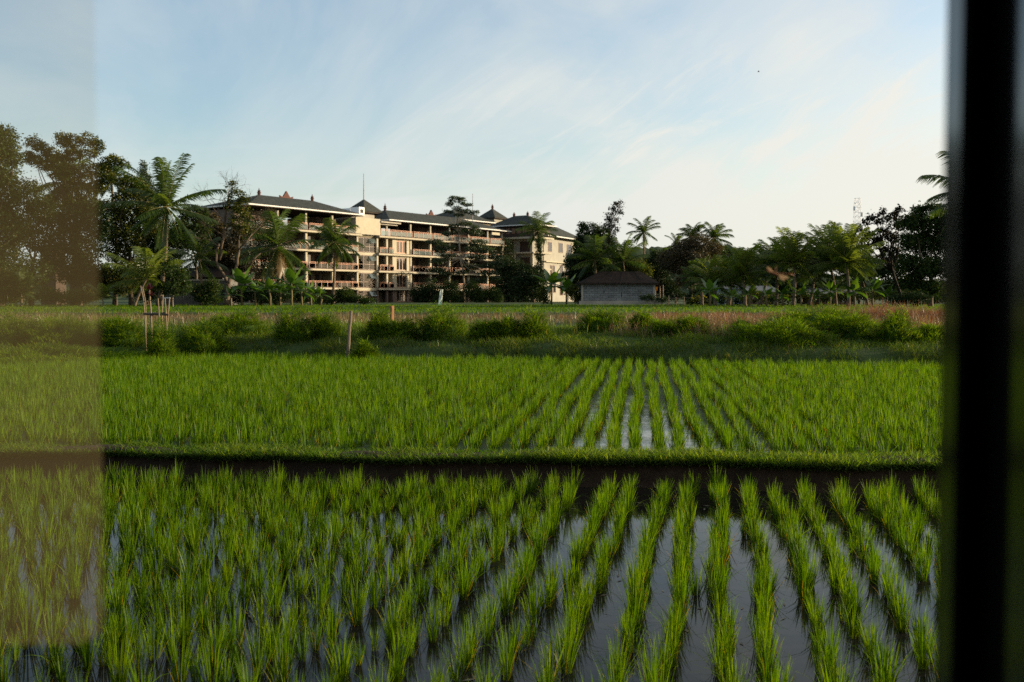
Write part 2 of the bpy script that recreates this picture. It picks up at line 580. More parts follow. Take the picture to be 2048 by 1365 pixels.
sheet('water', lambda x: np.full_like(x, -6.0), lambda x: Yb(x) - 0.02, 0.0,
      watermat('still_water', 3.0, 0.035, (1, 1, 1), ior=1.21), 'still dark water of the lower flooded paddy')
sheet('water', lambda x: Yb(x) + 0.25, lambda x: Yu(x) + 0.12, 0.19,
      watermat('rippled_water', 5.0, 0.55, (0.7, 2.6, 1), patch=0.9, algae_reflection=True), 'wind rippled water of the upper flooded paddy')


# ------------------------------------------------------------------ blades
def blades(base, h, az, lean, bend, w, rnd, seg=3, dead=None, tip=0.12, wang=None):
    """arched grass blades as ribbons. base (n,3); all others (n,)"""
    n = len(base)
    ts = np.linspace(0, 1, seg + 1)
    ca, sa = np.cos(az), np.sin(az)
    if wang is None:
        wang = az + math.pi / 2 + rng.normal(0, 0.5, n)
    wx, wy = np.cos(wang), np.sin(wang)
    V = np.empty((n, (seg + 1) * 2, 3), np.float32)
    Rn = np.empty((n, (seg + 1) * 2, 3), np.float32)
    for k, tt in enumerate(ts):
        out_ = h * (lean * tt + bend * tt ** 2.4)
        up = h * (tt * (1 - 0.35 * lean) - 0.45 * bend * tt ** 2.6)
        ww = w * (0.55 + 0.9 * tt * (1 - tt) * 1.8) * (1 - tt) ** 0.45 + w * tip * tt
        cxp = base[:, 0] + ca * out_
        cyp = base[:, 1] + sa * out_
        cz = base[:, 2] + up
        for sgn, kk in ((-0.5, 2 * k), (0.5, 2 * k + 1)):
            V[:, kk, 0] = cxp + wx * ww * sgn
            V[:, kk, 1] = cyp + wy * ww * sgn
            V[:, kk, 2] = cz
            Rn[:, kk, 0] = rnd
            Rn[:, kk, 1] = tt
            Rn[:, kk, 2] = 0 if dead is None else dead
    per = (seg + 1) * 2
    q = np.array([(2 * k, 2 * k + 1, 2 * k + 3, 2 * k + 2) for k in range(seg)])
    F = (np.arange(n)[:, None, None] * per + q[None]).reshape(-1, 4)
    return V.reshape(-1, 3), F, Rn.reshape(-1, 3)


def clump_blades(cx_, cy_, z0, nb, hmean, width, seg=3, spread=0.03, leanm=0.12):
    """rice clumps: for every centre nb blades fanned out of one stool"""
    n = len(cx_)
    vig = np.clip(rng.normal(1.0, 0.16, n), 0.55, 1.3)
    tilt_a = rng.uniform(0, 2 * np.pi, n)
    tone = rng.normal(0, 0.12, n)
    k = n * nb
    idx = np.repeat(np.arange(n), nb)
    az = rng.uniform(0, 2 * np.pi, k)
    r = spread * np.sqrt(rng.uniform(0, 1, k))
    base = np.stack([cx_[idx] + r * np.cos(az), cy_[idx] + r * np.sin(az), np.broadcast_to(z0, n)[idx]], 1)
    h = hmean * vig[idx] * rng.uniform(0.68, 1.08, k) * (1 - 0.25 * (r / spread) ** 2)
    lean = np.abs(rng.normal(0, leanm, k)) + r / spread * 0.11
    bend = np.clip(rng.normal(0.05, 0.07, k), 0, 0.4)
    bent = rng.uniform(0, 1, k) < 0.09
    bend = np.where(bent, rng.uniform(0.35, 0.95, k), bend)
    dead = (rng.uniform(0, 1, k) < 0.05).astype(float) * rng.uniform(0.5, 1, k)
    lean = np.where(dead > 0, lean + 0.25, lean)
    h = np.where(dead > 0, h * 0.75, h)
    rnd = np.clip(rng.uniform(0.1, 0.9, k) + tone[idx], 0, 1)
    return blades(base, h, az, lean, bend, width * rng.uniform(0.75, 1.25, k), rnd, seg, dead)


# rows of the two paddies
def rows_grid(vp_px, x_ref, y_ref, sp_row, sp_in, ymin, ymax, jit):
    """rows run towards the vanishing place vp_px; one row passes through (x_ref, y_ref)"""
    th = math.atan((vp_px - 1024) / FPX)
    dx, dy = math.sin(th), math.cos(th)
    nxv, nyv = dy, -dx
    pts = []
    for i in range(-130, 130):
        off = rng.uniform(0, sp_in)
        for j in range(-10, 160):
            s = j * sp_in + off
            x = x_ref + nxv * i * sp_row + dx * s
            y = y_ref + nyv * i * sp_row + dy * s
            if ymin - 6 < y < ymax + 6:
                pts.append((x, y, i))
    P = np.array(pts)
    wx_ = np.array([vnoise(i * 0.9, y * 0.35) for _, y, i in pts])
    P[:, 0] += 0.05 * wx_ * jit * 1.4 + rng.normal(0, 0.020 * jit, len(P))
    P[:, 1] += rng.normal(0, 0.032 * jit, len(P))
    return P


ref = at(1441, 1301, 1.82 * FPX / (1301 - 598.0))
lowP = rows_grid(1430, ref[0], ref[1], 0.252, 0.14, 3.6, 10.0, 1.25)
keep = (lowP[:, 1] > 3.55) & (lowP[:, 1] < Yb(lowP[:, 0]) - 0.40) & (np.abs(lowP[:, 0]) < lowP[:, 1] * 0.60 + 0.6) & (lowP[:, 0] < lowP[:, 1] * 0.56 + 0.5)
keep &= rng.uniform(0, 1, len(lowP)) > 0.035
lowP = lowP[keep]
lowP = lowP[np.argsort(lowP[:, 1])]
NEAR = 300
# the 300 nearest clumps, one object each
protos = []
for k in range(36):
    V, F, Rn = clump_blades(np.zeros(1), np.zeros(1), 0.0, int(rng.integers(32, 48)), 0.265, 0.0050, seg=5, spread=0.023, leanm=0.075)
    V[:, 2] -= 0.02
    protos.append(npmesh('rice_plant', V, F, Rn))
for i, (x, y, _) in enumerate(lowP[:NEAR]):
    o = link('rice_plant', protos[int(rng.integers(0, 36))], M['rice'], loc=(float(x), float(y), 0.0))
    o.rotation_euler = (rng.normal(0, 0.05), rng.normal(0, 0.05), rng.uniform(0, 6.28))
    s = float(np.clip(rng.normal(1.0, 0.15), 0.65, 1.3))
    o.scale = (s, s, s * float(rng.uniform(0.92, 1.08)))
    tag(o, 'green rice clump in the still water of the lower paddy, away from the bank', 'rice plant', 'rice clumps planted in rows in the lower paddy')
far = lowP[NEAR:]
V, F, Rn = clump_blades(far[:, 0], far[:, 1], -0.02, 40, 0.265, 0.0060, seg=4, spread=0.024, leanm=0.075)
tag(link('rice', npmesh('rice', V, F, Rn), M['rice']), 'rows of young green rice nearer the mud bank in the lower paddy', 'rice', kind='stuff')

# bits of leaf and scum afloat between the rows
n_ = 420
X = rng.uniform(-4.5, 3.9, n_)
Y = 4.2 + (Yb(X) - 4.4) * rng.uniform(0, 1, n_) ** 0.6
an = rng.uniform(0, np.pi, n_)
Ls = rng.uniform(0.008, 0.045, n_)
Ws = rng.uniform(0.003, 0.014, n_)
ca, sa = np.cos(an), np.sin(an)
V = np.empty((n_, 4, 3))
for k_, (a_, b_) in enumerate(((-1, 0), (0, -1), (1, 0), (0, 1))):
    V[:, k_, 0] = X + ca * Ls * a_ - sa * Ws * b_
    V[:, k_, 1] = Y + sa * Ls * a_ + ca * Ws * b_
    V[:, k_, 2] = 0.003
Rn = np.zeros((n_, 4, 3))
Rn[:, :, 0] = rng.uniform(0, 1, n_)[:, None]
M['scum'] = leafmat('floating_bits', [(0.0, (0.03, 0.02, 0.012)), (0.6, (0.10, 0.085, 0.05)), (1.0, (0.22, 0.20, 0.15))], trans=0.0, gloss=0.1)
tag(link('floating_debris', npmesh('floating_debris', V.reshape(-1, 3), np.arange(n_ * 4).reshape(-1, 4), Rn.reshape(-1, 3)), M['scum']), 'bits of dead leaf and scum afloat on the lower paddy water', kind='stuff')

hi_z = 0.19
ref = at(1270.5, 901, (CAMZ - hi_z) * FPX / (901 - 598.0))
upP = rows_grid(1285, ref[0], ref[1], 0.25, 0.16, 10, 28, 1.1)
keep = (upP[:, 1] > Yb(upP[:, 0]) + 0.50) & (upP[:, 1] < Yu(upP[:, 0]) + 0.05) & (np.abs(upP[:, 0]) < upP[:, 1] * 0.57 + 1.0)
keep &= rng.uniform(0, 1, len(upP)) > 0.02
upP = upP[keep]
V, F, Rn = clump_blades(upP[:, 0], upP[:, 1], hi_z - 0.02, 25, 0.285, 0.0095, seg=3, spread=0.034, leanm=0.08)
tag(link('rice', npmesh('rice', V, F, Rn), M['rice']), 'dense rows of young green rice filling the upper paddy', 'rice', kind='stuff')


# ------------------------------------------------------------------ grass on the banks
def scatter_grass(name, label, n, xf, yf, zf, h, w, mat, lean=0.35, bend=0.25, seg=3, deadp=0.04, clump=0.0):
    X = xf(n)
    Y = yf(X)
    Z = zf(X, Y)
    hh = h(n) if callable(h) else rng.uniform(h[0], h[1], n)
    if clump:
        nz = np.array([vnoise(x * 1.1, y * 1.1, 3.3) for x, y in zip(X, Y)])
        hh = hh * (1 + clump * nz)
        k = rng.uniform(0, 1, n) < (0.75 + nz)
        X, Y, Z, hh = X[k], Y[k], Z[k], hh[k]
        n = len(X)
        tone = nz[k] * 0.35
    else:
        tone = 0
    dead = (rng.uniform(0, 1, n) < deadp) * rng.uniform(0.4, 1, n)
    V, F, Rn = blades(np.stack([X, Y, Z - 0.02], 1), hh, rng.uniform(0, 2 * np.pi, n), np.abs(rng.normal(lean, 0.15, n)),
                      np.clip(rng.normal(bend, 0.15, n), 0, 0.8), rng.uniform(w[0], w[1], n), np.clip(rng.uniform(0.05, 0.95, n) + tone, 0, 1), seg, dead)
    o = link(name, npmesh(name, V, F, Rn), mat)
    return tag(o, label, 'grass', kind='stuff')


# low bank between the paddies
scatter_grass('grass', 'tufty green grass along the top of the low mud bank between the paddies', 46000,
              lambda n: rng.uniform(-6.6, 5.6, n), lambda X: Yb(X) + rng.uniform(-0.08, 0.42, len(X)),
              lambda X, Y: 0.25 + 0 * X, (0.04, 0.13), (0.007, 0.012), M['mound'], lean=0.4, bend=0.35, clump=0.45)
n_ = 12000
X = rng.uniform(-6.6, 5.6, n_)
V, F, Rn = blades(np.stack([X, Yb(X) - rng.uniform(-0.02, 0.06, n_), 0.245 - 0.05 * rng.uniform(0, 1, n_)], 1), rng.uniform(0.03, 0.085, n_), rng.normal(-math.pi / 2, 0.7, n_),
                  rng.uniform(0.5, 1.1, n_), rng.uniform(0.4, 1.3, n_), rng.uniform(0.007, 0.011, n_), rng.uniform(0, 0.8, n_), 4)
tag(link('grass', npmesh('grass', V, F, Rn), M['turf']), 'grass hanging over the front edge of the mud bank', 'grass', kind='stuff')
# slope and flat beyond the upper paddy


def slope_z(X, Y):
    return bankz(Y - Yu(X))


def ycurve(lo, hi, pw=1.0):
    return lambda X: Yu(X) + lo + (hi - lo) * rng.uniform(0, 1, len(X)) ** pw


def wide(n):
    return rng.uniform(-19, 17, n)


scatter_grass('grass', 'deep green grass covering the slope beyond the upper paddy', 110000, wide, ycurve(0.1, 6.5, 1.2), slope_z,
              (0.09, 0.26), (0.011, 0.018), M['turf'], lean=0.35, bend=0.3, clump=0.6, seg=3)
scatter_grass('grass', 'lighter tall grass stalks standing on the slope crest', 3500, wide, ycurve(3.0, 8), slope_z,
              (0.3, 0.6), (0.009, 0.013), M['mound'], lean=0.15, bend=0.12, seg=3, deadp=0.3, clump=0.7)
scatter_grass('grass', 'bright lumpy creeping grass between the mounds on the slope', 52000, wide, ycurve(1.6, 8.5), slope_z,
              (0.08, 0.24), (0.011, 0.018), M['mound'], lean=0.4, bend=0.35, clump=1.3, seg=3)
# dry strip
scatter_grass('dry_grass', 'tan dry grass strip between the green slope and the far field', 34000,
              lambda n: rng.uniform(-27, 25, n), lambda X: 33 + 14 * rng.uniform(0, 1, len(X)) ** 1.2 - 0.1 * X * (rng.uniform(0, 1, len(X)) < 0.5), slope_z,
              (0.14, 0.34), (0.016, 0.028), M['dry'], lean=0.2, bend=0.2, deadp=0.1, clump=0.5)
scatter_grass('dry_grass', 'reddish brown dry weeds in front of the young palms', 15000,
              lambda n: 5 + 22 * rng.uniform(0, 1, n) ** 0.8, lambda X: 34 + 12 * rng.uniform(0, 1, len(X)), slope_z,
              (0.2, 0.42), (0.018, 0.03), M['dry'], lean=0.3, bend=0.25, deadp=0.75, clump=0.6)
scatter_grass('dry_grass', 'taller rust coloured weed thicket beside the dense dark tree', 6000,
              lambda n: rng.uniform(11, 19, n), lambda X: 33 + 4 * rng.uniform(0, 1, len(X)), slope_z,
              (0.45, 0.8), (0.016, 0.026), M['dry'], lean=0.3, bend=0.2, deadp=0.95, clump=0.5)
scatter_grass('dry_grass', 'reddish dry stalks growing between the mounds near the window frame side', 15000,
              lambda n: 2.5 + 15 * rng.uniform(0, 1, n) ** 0.8, lambda X: Yu(X) + 3.2 + 8 * rng.uniform(0, 1, len(X)), slope_z,
              (0.22, 0.50), (0.012, 0.02), M['dry'], lean=0.22, bend=0.2, deadp=0.6, clump=0.9)
# far field of young rice
scatter_grass('field_grass', 'short bright green crop on the far field below the trees', 90000,
              lambda n: rng.uniform(-1, 1, n) * 62, lambda X: 47.4 + 60 * rng.uniform(0, 1, len(X)) ** 1.25, lambda X, Y: 1.13 + 0 * X,
              (0.10, 0.22), (0.035, 0.06), M['crop'], lean=0.3, bend=0.2, seg=2, clump=0.15)


# ------------------------------------------------------------------ mounds of creeping grass
def mound(px, top, base_y, wpx, Y, label, n=4600, sub=None):
    zg = float(bankz(Y - Yu(np.array([at(px, base_y, Y)[0]]))[0]))
    top -= 2
    jig = np.random.default_rng(int(px * 7 + wpx))
    wpx *= jig.uniform(0.85, 1.25)
    top += jig.uniform(-5, 4)
    c = at(px, base_y, Y)
    zt = at(px, top, Y)[2]
    k = mpp(Y)
    rx = wpx * k / 2
    hz = max(0.25, zt - zg - 0.06)
    th = thing('grass_mound', label, 'grass mound', (c[0], Y, zg), 'overgrown grass mounds on the slope')
    # solid core
    mb = MB()
    prof = [(rx * 1.0, -0.05), (rx * 0.97, hz * 0.3), (rx * 0.8, hz * 0.62), (rx * 0.45, hz * 0.88), (rx * 0.1, hz * 0.96)]
    mb.lathe((c[0], Y, zg), [(r * 0.78, z * 0.8) for r, z in prof], 12)
    core = mb.build('core', M['turf_core'], th, True)
    for v in core.data.vertices:
        v.co += Vector((vnoise(v.co.x * 3, v.co.y * 3, px), vnoise(v.co.y * 3, v.co.x * 3, px + 5), 0.6 * vnoise(v.co.z * 3, v.co.x * 3, px))) * 0.14 * rx
    n = int(n * max(1, rx / 0.5))
    u = rng.uniform(0, 1, n)
    phi = rng.uniform(0, 2 * np.pi, n)
    el = np.arcsin(u ** 0.8)
    lump = 1 + np.array([0.5 * vnoise(math.cos(a) * 1.6 + px, math.sin(a) * 1.6, e * 2.0) + 0.34 * vnoise(math.cos(a) * 4.1 + px, math.sin(a) * 4.1, e * 4.5) for a, e in zip(phi, el)])
    r = lump * rng.uniform(0.84, 1.05, n)
    P = np.stack([rx * r * np.cos(el) * np.cos(phi), rx * 0.9 * r * np.cos(el) * np.sin(phi), hz * r * np.sin(el) - 0.05], 1)
    V, F, Rn = blades(P, rng.uniform(0.05, 0.15, n) * np.where(rng.uniform(0, 1, n) < 0.06, 1.9, 1.0), phi + rng.normal(0, 0.5, n), rng.uniform(0.3, 1.0, n), rng.uniform(0.1, 0.7, n),
                      rng.uniform(0.013, 0.026, n), rng.uniform(0, 1, n), 2, (rng.uniform(0, 1, n) < 0.03) * 0.8)
    link('foliage', npmesh('foliage', V, F, Rn), M['mound'], th)
    return th


M['turf_core'] = surf('turf_core', (0.030, 0.060, 0.010), (0.016, 0.034, 0.008), 6.0, 0.95, 0.05, 0.6)
for (px, top, by, w, Y, lab) in (
        (585, 624, 672, 78, 28.3, 'tall rounded grass mound just left of the leaning grey post'),
        (646, 631, 668, 52, 28.6, 'smaller grass mound touching the tall one left of the leaning post'),
        (470, 632, 664, 120, 30.0, 'broad low grass mound midway between the stake frame and the leaning post'),
        (240, 636, 682, 90, 28.5, 'shaggy grass mound left of the bamboo stake frame'),
        (120, 636, 682, 130, 28.5, 'wide grass mound seen through the glass pane, next to the pane edge'),
        (20, 638, 684, 100, 28.0, 'dark grass mound at the outer end of the slope behind the glass pane'),
        (322, 654, 690, 60, 25.7, 'grass mound wrapped around the feet of the bamboo stakes'),
        (400, 648, 680, 90, 27.4, 'low grass mound right beside the bamboo stake frame'),
        (760, 630, 668, 50, 28.4, 'dark grass mound under the short orange post'),
        (800, 642, 672, 60, 28.0, 'low grass mound right of the short orange post'),
        (880, 627, 668, 90, 28.2, 'yellow green grass mound below the white banner'),
        (972, 637, 672, 66, 27.6, 'round dark grass mound, first of a touching pair before the slender tree'),
        (1014, 639, 673, 52, 27.4, 'round grass mound, second of a touching pair before the slender tree'),
        (1066, 634, 668, 78, 27.6, 'wide grass mound before the dark vine covered thicket'),
        (1205, 627, 656, 80, 30.0, 'flat grass mound below the left corner of the block hut'),
        (1286, 628, 656, 48, 29.4, 'pointed grass mound straight below the block hut'),
        (1322, 642, 660, 60, 28.6, 'low grass mound below the right end of the block hut'),
        (1380, 638, 666, 62, 28.0, 'rounded grass mound right of the block hut amid the brown weeds'),
        (1483, 639, 664, 40, 27.6, 'single compact grass mound alone among the brown weeds'),
        (1640, 621, 666, 190, 27.8, 'largest sunlit grass mound in front of the young palms'),
        (1560, 648, 690, 150, 25.8, 'long low grass mound in front of the largest mound'),
        (1706, 636, 682, 110, 26.6, 'rounded grass mound against the right flank of the largest mound'),
        (1790, 628, 690, 66, 25.6, 'steep cone shaped grass mound beside the dark window frame'),
        (80, 690, 722, 300, 25.6, 'broad sunlit grass hump at the paddy edge behind the glass pane'),
        (730, 690, 708, 46, 25.4, 'small grass tuft mound at the paddy edge right of the leaning post'),
        (1860, 655, 690, 110, 26.0, 'low grass mound between the cone shaped mound and the window frame')):
    mound(px, top, by, w, Y, lab)


# ------------------------------------------------------------------ trees
def leaf_cloud(P, size, asp=0.5, up=0.25, dead=0.0, tone=None):
    """rhombic leaves, randomly turned, at points P"""
    n = len(P)
    d = rng.normal(0, 1, (n, 3))
    d[:, 2] = d[:, 2] * 0.6 - up
    d /= np.linalg.norm(d, axis=1)[:, None]
    e = np.cross(d, rng.normal(0, 1, (n, 3)))
    e /= np.linalg.norm(e, axis=1)[:, None]
    Ls = size * rng.uniform(0.6, 1.35, n)[:, None]
    Wd = Ls * asp
    V = np.empty((n, 4, 3))
    V[:, 0] = P
    V[:, 1] = P + d * Ls * 0.45 + e * Wd * 0.5
    V[:, 2] = P + d * Ls
    V[:, 3] = P + d * Ls * 0.45 - e * Wd * 0.5
    Rn = np.zeros((n, 4, 3))
    rr = rng.uniform(0, 1, n) if tone is None else np.clip(rng.normal(0, 0.22, n) + tone, 0, 1)
    Rn[:, :, 0] = rr[:, None]
    Rn[:, :, 1] = 1
    Rn[:, :, 2] = ((rng.uniform(0, 1, n) < dead) * rng.uniform(0.4, 1, n))[:, None]
    F = np.arange(n * 4).reshape(-1, 4)
    return V.reshape(-1, 3), F, Rn.reshape(-1, 3)


def crown_points(blobs, Y, leaf, cov, flat=1.0, hollow=0.45, dyk=0.6):
    pts, tones, cen = [], [], []
    k = mpp(Y)
    for (px, py, rx, ry) in blobs:
        c = at(px, py, Y + rng.uniform(-1, 1) * dyk * rx * k)
        R3 = np.array((rx * k, rx * k * 0.9, ry * k))
        cen.append((c, R3))
        area = math.pi * R3[0] * R3[2]
        nl = area * cov * 3.7 / (leaf * leaf * 0.25)
        ncl = max(5, int(nl / 16))
        d = rng.normal(0, 1, (ncl, 3))
        d /= np.linalg.norm(d, axis=1)[:, None]
        r = rng.uniform(hollow ** 3, 1, ncl) ** (1 / 3.0)
        cc = c + d * R3 * r[:, None]
        per = max(6, int(nl / ncl))
        sg = min(0.55, max(0.16, 0.22 * min(R3[0], R3[2]))) * (0.7 + 0.6 * rng.uniform(0, 1, ncl))
        pp = np.repeat(cc, per, 0) + rng.normal(0, 1, (ncl * per, 3)) * np.repeat(sg, per)[:, None] * np.array((1, 1, 0.75 * flat))
        pts.append(pp)
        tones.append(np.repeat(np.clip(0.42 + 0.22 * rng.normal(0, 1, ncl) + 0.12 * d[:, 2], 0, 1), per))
    return np.concatenate(pts), np.concatenate(tones), cen


def limb(mb, a, b, r0, r1, wig=0.08, n=6, sag=0.0, k=6):
    a, b = np.array(a, float), np.array(b, float)
    ln = np.linalg.norm(b - a)
    pts, rad = [], []
    ph = rng.uniform(0, 6, 3)
    for i in range(n + 1):
        t = i / n
        p = a + (b - a) * t
        w = math.sin(math.pi * t) * wig * ln
        p = p + w * np.array((math.sin(ph[0] + 4 * t), math.sin(ph[1] + 3 * t), 0.4 * math.sin(ph[2] + 5 * t)))
        p[2] += sag * ln * (t * t - t)
        pts.append(p)
        rad.append(r0 + (r1 - r0) * t)
    mb.tube(pts, rad, k)
    return pts


GZ = 1.15


def tree(name, label, Y, blobs, base_px, tr=0.16, leaf=0.34, cov=1.5, mat='leaf', bark='bark', group=None, fork=None, dead=0.02,
         flat=1.0, asp=0.5, cat='tree', limbs=True, hollow=0.45, pts_extra=None, dyk=0.6):
    b = at(base_px, 600, Y)
    b[2] = GZ
    leaf *= 0.72
    th = thing(name, label, cat, b, group)
    P, T, cen = crown_points(blobs, Y, leaf, cov, flat, hollow, dyk)
    V, F, Rn = leaf_cloud(P, leaf, asp, 0.2, dead, T)
    link('crown', npmesh('crown', V - b, F, Rn), M[mat], th)
    if limbs:
        mb = MB()
        zs = [c[0][2] for c in cen]
        zlow, zhi = min(zs), max(zs)
        top = np.array(fork) if fork is not None else b + (np.mean([c[0] for c in cen], 0) - b) * np.array((0.5, 0.5, 0))
        if fork is None:
            top[2] = b[2] + 0.45 * (np.mean(zs) - b[2])
        tp = limb(mb, b - np.array((0, 0, 0.15)), top, tr, tr * 0.7, 0.03, 6)
        for c, R3 in cen:
            s = tp[-1] if c[2] > tp[-1][2] else tp[-3]
            limb(mb, s, c, min(tr * 0.42, 0.04 + 0.045 * R3[0]), 0.025, 0.09, 6)
            for _ in range(3):
                d = rng.normal(0, 1, 3)
                d /= np.linalg.norm(d)
                limb(mb, c, c + d * R3 * 0.85, 0.035, 0.012, 0.08, 3, k=4)
        mb.build('trunk', M[bark], th, True)
    return th


def palm(label, Y, cpx, cpy, rpx, base_px, n=20, base_y=None, mat='palm', tr=0.15, bow=0.03, emax=82, emin=-48, droop=1.0, group=None,
         deadf=0.0, name='coconut_palm', stations=38, lean_dx=0.0, seed=None, ll=0.27, skirt=0):
    """feather palm: leaning ringed trunk, arching fronds with two rows of hanging leaflets"""
    global rng
    keep_rng = rng
    if seed is not None:
        rng = np.random.default_rng(seed)
    c = at(cpx, cpy, Y)
    b = at(base_px, 600, Y)
    b[2] = GZ - 0.02
    Ln = rpx * mpp(Y)
    th = thing(name, label, 'palm', b, group)
    mb = MB()
    pts, rad = [], []
    for i in range(9):
        t = i / 8
        p = b + (c - b) * t
        p = p + np.array((bow * (c[2] - b[2]) * math.sin(math.pi * t), 0, 0))
        pts.append(p)
        rad.append(tr * (1.25 - 0.45 * t if t > 0.05 else 1.5))
    mb.tube(pts, rad, 8)
    mb.build('trunk', M['palmbark'], th, True)
    Vs, Fs, Rs = [], [], []
    nv = 0
    rm = MB()
    for i in range(n + skirt):
        f = min(1.0, i / max(1, n - 1))
        az = i * 2.39996 + rng.uniform(-0.3, 0.3)
        el = R(emax + (emin - emax) * f ** 1.05 + rng.normal(0, 6))
        isdead = rng.uniform() < deadf * (0.3 + f)
        if i >= n:
            el = R(-72 + rng.normal(0, 6))
            isdead = True
        ln = Ln * rng.uniform(0.88, 1.12) * (0.8 + 0.3 * math.sin(math.pi * min(1, f + 0.15)))
        if i >= n:
            ln *= 0.75
        hd = np.array((math.cos(az), math.sin(az), 0))
        side = np.array((-math.sin(az), math.cos(az), 0))
        ns = stations
        p = c.copy()
        tot = 0.55 * droop * rng.uniform(0.75, 1.25) * (1.0 if el > 0 else 0.55)
        line, dirs = [p.copy()], []
        for s in range(ns):
            t = s / ns
            e2 = el - tot * t ** 1.7 * 1.5
            d = hd * math.cos(e2) + np.array((0, 0, 1)) * math.sin(e2)
            dirs.append(d)
            p = p + d * ln / ns
            line.append(p.copy())
        dirs.append(dirs[-1])
        rm.tube([line[q] for q in range(0, ns + 1, 5)], list(np.linspace(0.045, 0.008, len(range(0, ns + 1, 5)))), 4, False)
        tone = np.clip(0.5 - 0.3 * f + rng.normal(0, 0.12), 0, 1)
        for s in range(2, ns + 1):
            t = s / ns
            d = dirs[s]
            nrm = np.cross(side, d)
            lw = ll * Ln * (0.45 + 0.75 * math.sin(math.pi * min(1, 0.12 + 0.78 * t))) * rng.uniform(0.85, 1.1)
            for sg in (-1, 1):
                hang = 0.42 + 0.35 * t + rng.normal(0, 0.12)
                dd = side * sg * 0.85 + d * (0.55 + 0.35 * t) + nrm * (-0.12) + np.array((0, 0, -1)) * hang * (0.75 if el > 0.9 else 1.0)
                dd /= np.linalg.norm(dd)
                tip = line[s] + dd * lw
                mid = line[s] + dd * lw * 0.5 + np.array((0, 0, 0.06)) * lw
                tip = tip + np.array((0, 0, -0.14)) * lw
                wv = d * 0.5 + np.array((0, 0, 0.22))
                wv = wv / np.linalg.norm(wv) * (0.040 * Ln / 2.6 + 0.013)
                Vs += [line[s] - wv * 0.5, line[s] + wv * 0.5, mid + wv * 0.55, mid - wv * 0.55, tip + wv * 0.1, tip - wv * 0.1]
                Fs += [(nv, nv + 1, nv + 2, nv + 3), (nv + 3, nv + 2, nv + 4, nv + 5)]
                nv += 6
                rr = np.clip(tone + rng.normal(0, 0.10), 0, 1)
                dv = 1.0 if isdead else 0.0
                Rs += [(rr, q, dv) for q in (0, 0, 0.5, 0.5, 1, 1)]
    cr = link('crown', npmesh('crown', np.array(Vs) - b, np.array(Fs), np.array(Rs)), M[mat], th)
    rm.build('frond_stalks', M['stalk'], th)
    rng = keep_rng
    return th


M['stalk'] = surf('frond_stalk', (0.16, 0.15, 0.05), (0.10, 0.085, 0.03), 3.0, 0.6, 0.3)


def banana(label, Y, px, hpx, n=9, group='banana plants at the field edge', seed=None, dead=0.0, tall=1.0):
    b = at(px, 604, Y)
    b[2] = GZ - 0.02
    H = hpx * mpp(Y)
    th = thing('banana_plant', label, 'banana plant', b, group)
    mb = MB()
    mb.tube([b, b + np.array((rng.normal(0, .05), 0, H * 0.28)), b + np.array((rng.normal(0, .08), 0, H * 0.55))], [0.11, 0.09, 0.05], 8)
    mb.build('stem', M['banstem'], th, True)
    c = b + np.array((0, 0, H * 0.5))
    Vs, Fs, Rs = [], [], []
    nv = 0
    for i in range(n):
        f = i / (n - 1)
        az = i * 2.4 + rng.uniform(-0.4, 0.4)
        el = R(78 - 74 * f + rng.normal(0, 8))
        ln = H * rng.uniform(0.50, 0.68)
        hd = np.array((math.cos(az), math.sin(az), 0))
        side = np.array((-math.sin(az), math.cos(az), 0))
        isd = f > 0.6 and rng.uniform() < dead
        if isd:
            el -= R(50)
        p = c.copy()
        K = 9
        tone = rng.uniform(0.3, 1.0) * (1 - 0.3 * f)
        for s in range(K + 1):
            t = s / K
            e2 = el - (0.7 + 0.6 * f) * t ** 1.6
            d = hd * math.cos(e2) + np.array((0, 0, 1)) * math.sin(e2)
            w = 0.0 if t < 0.12 else H * 0.125 * math.sin(math.pi * min(1.0, (t - 0.08) / 0.92) ** 0.75) * (1 + 0.12 * rng.normal())
            w = max(w, 0.02)
            nr = np.cross(side, d)
            tear = rng.normal(0, 0.05, 2) * H * 0.3
            Vs += [p - side * w + nr * w * 0.28 + d * tear[0] * (w > 0.05), p, p + side * w + nr * w * 0.28 + d * tear[1] * (w > 0.05)]
            Rs += [(np.clip(tone + rng.normal(0, .06), 0, 1), 1, 0.9 if isd else 0)] * 3
            if s < K:
                o = nv + 3 * s
                Fs += [(o, o + 1, o + 4, o + 3), (o + 1, o + 2, o + 5, o + 4)]
            p = p + d * ln / K
        nv += 3 * (K + 1)
    link('leaves', npmesh('leaves', np.array(Vs) - b, np.array(Fs), np.array(Rs), smooth=True), M['banana'], th)
    return th


M['banstem'] = surf('banana_stem', (0.17, 0.13, 0.06), (0.09, 0.075, 0.035), 5.0, 0.7, 0.2, 0.2, stretch=(1, 1, 0.3))


def bush(label, Y, blobs, px, leaf=0.28, cov=1.6, mat='leaf', group='shrubs along the far field edge', asp=0.55, name='shrub', dead=0.02):
    return tree(name, label, Y, blobs, px, 0.05, leaf, cov, mat, 'darkbark', group, asp=asp, cat='shrub', dead=dead)


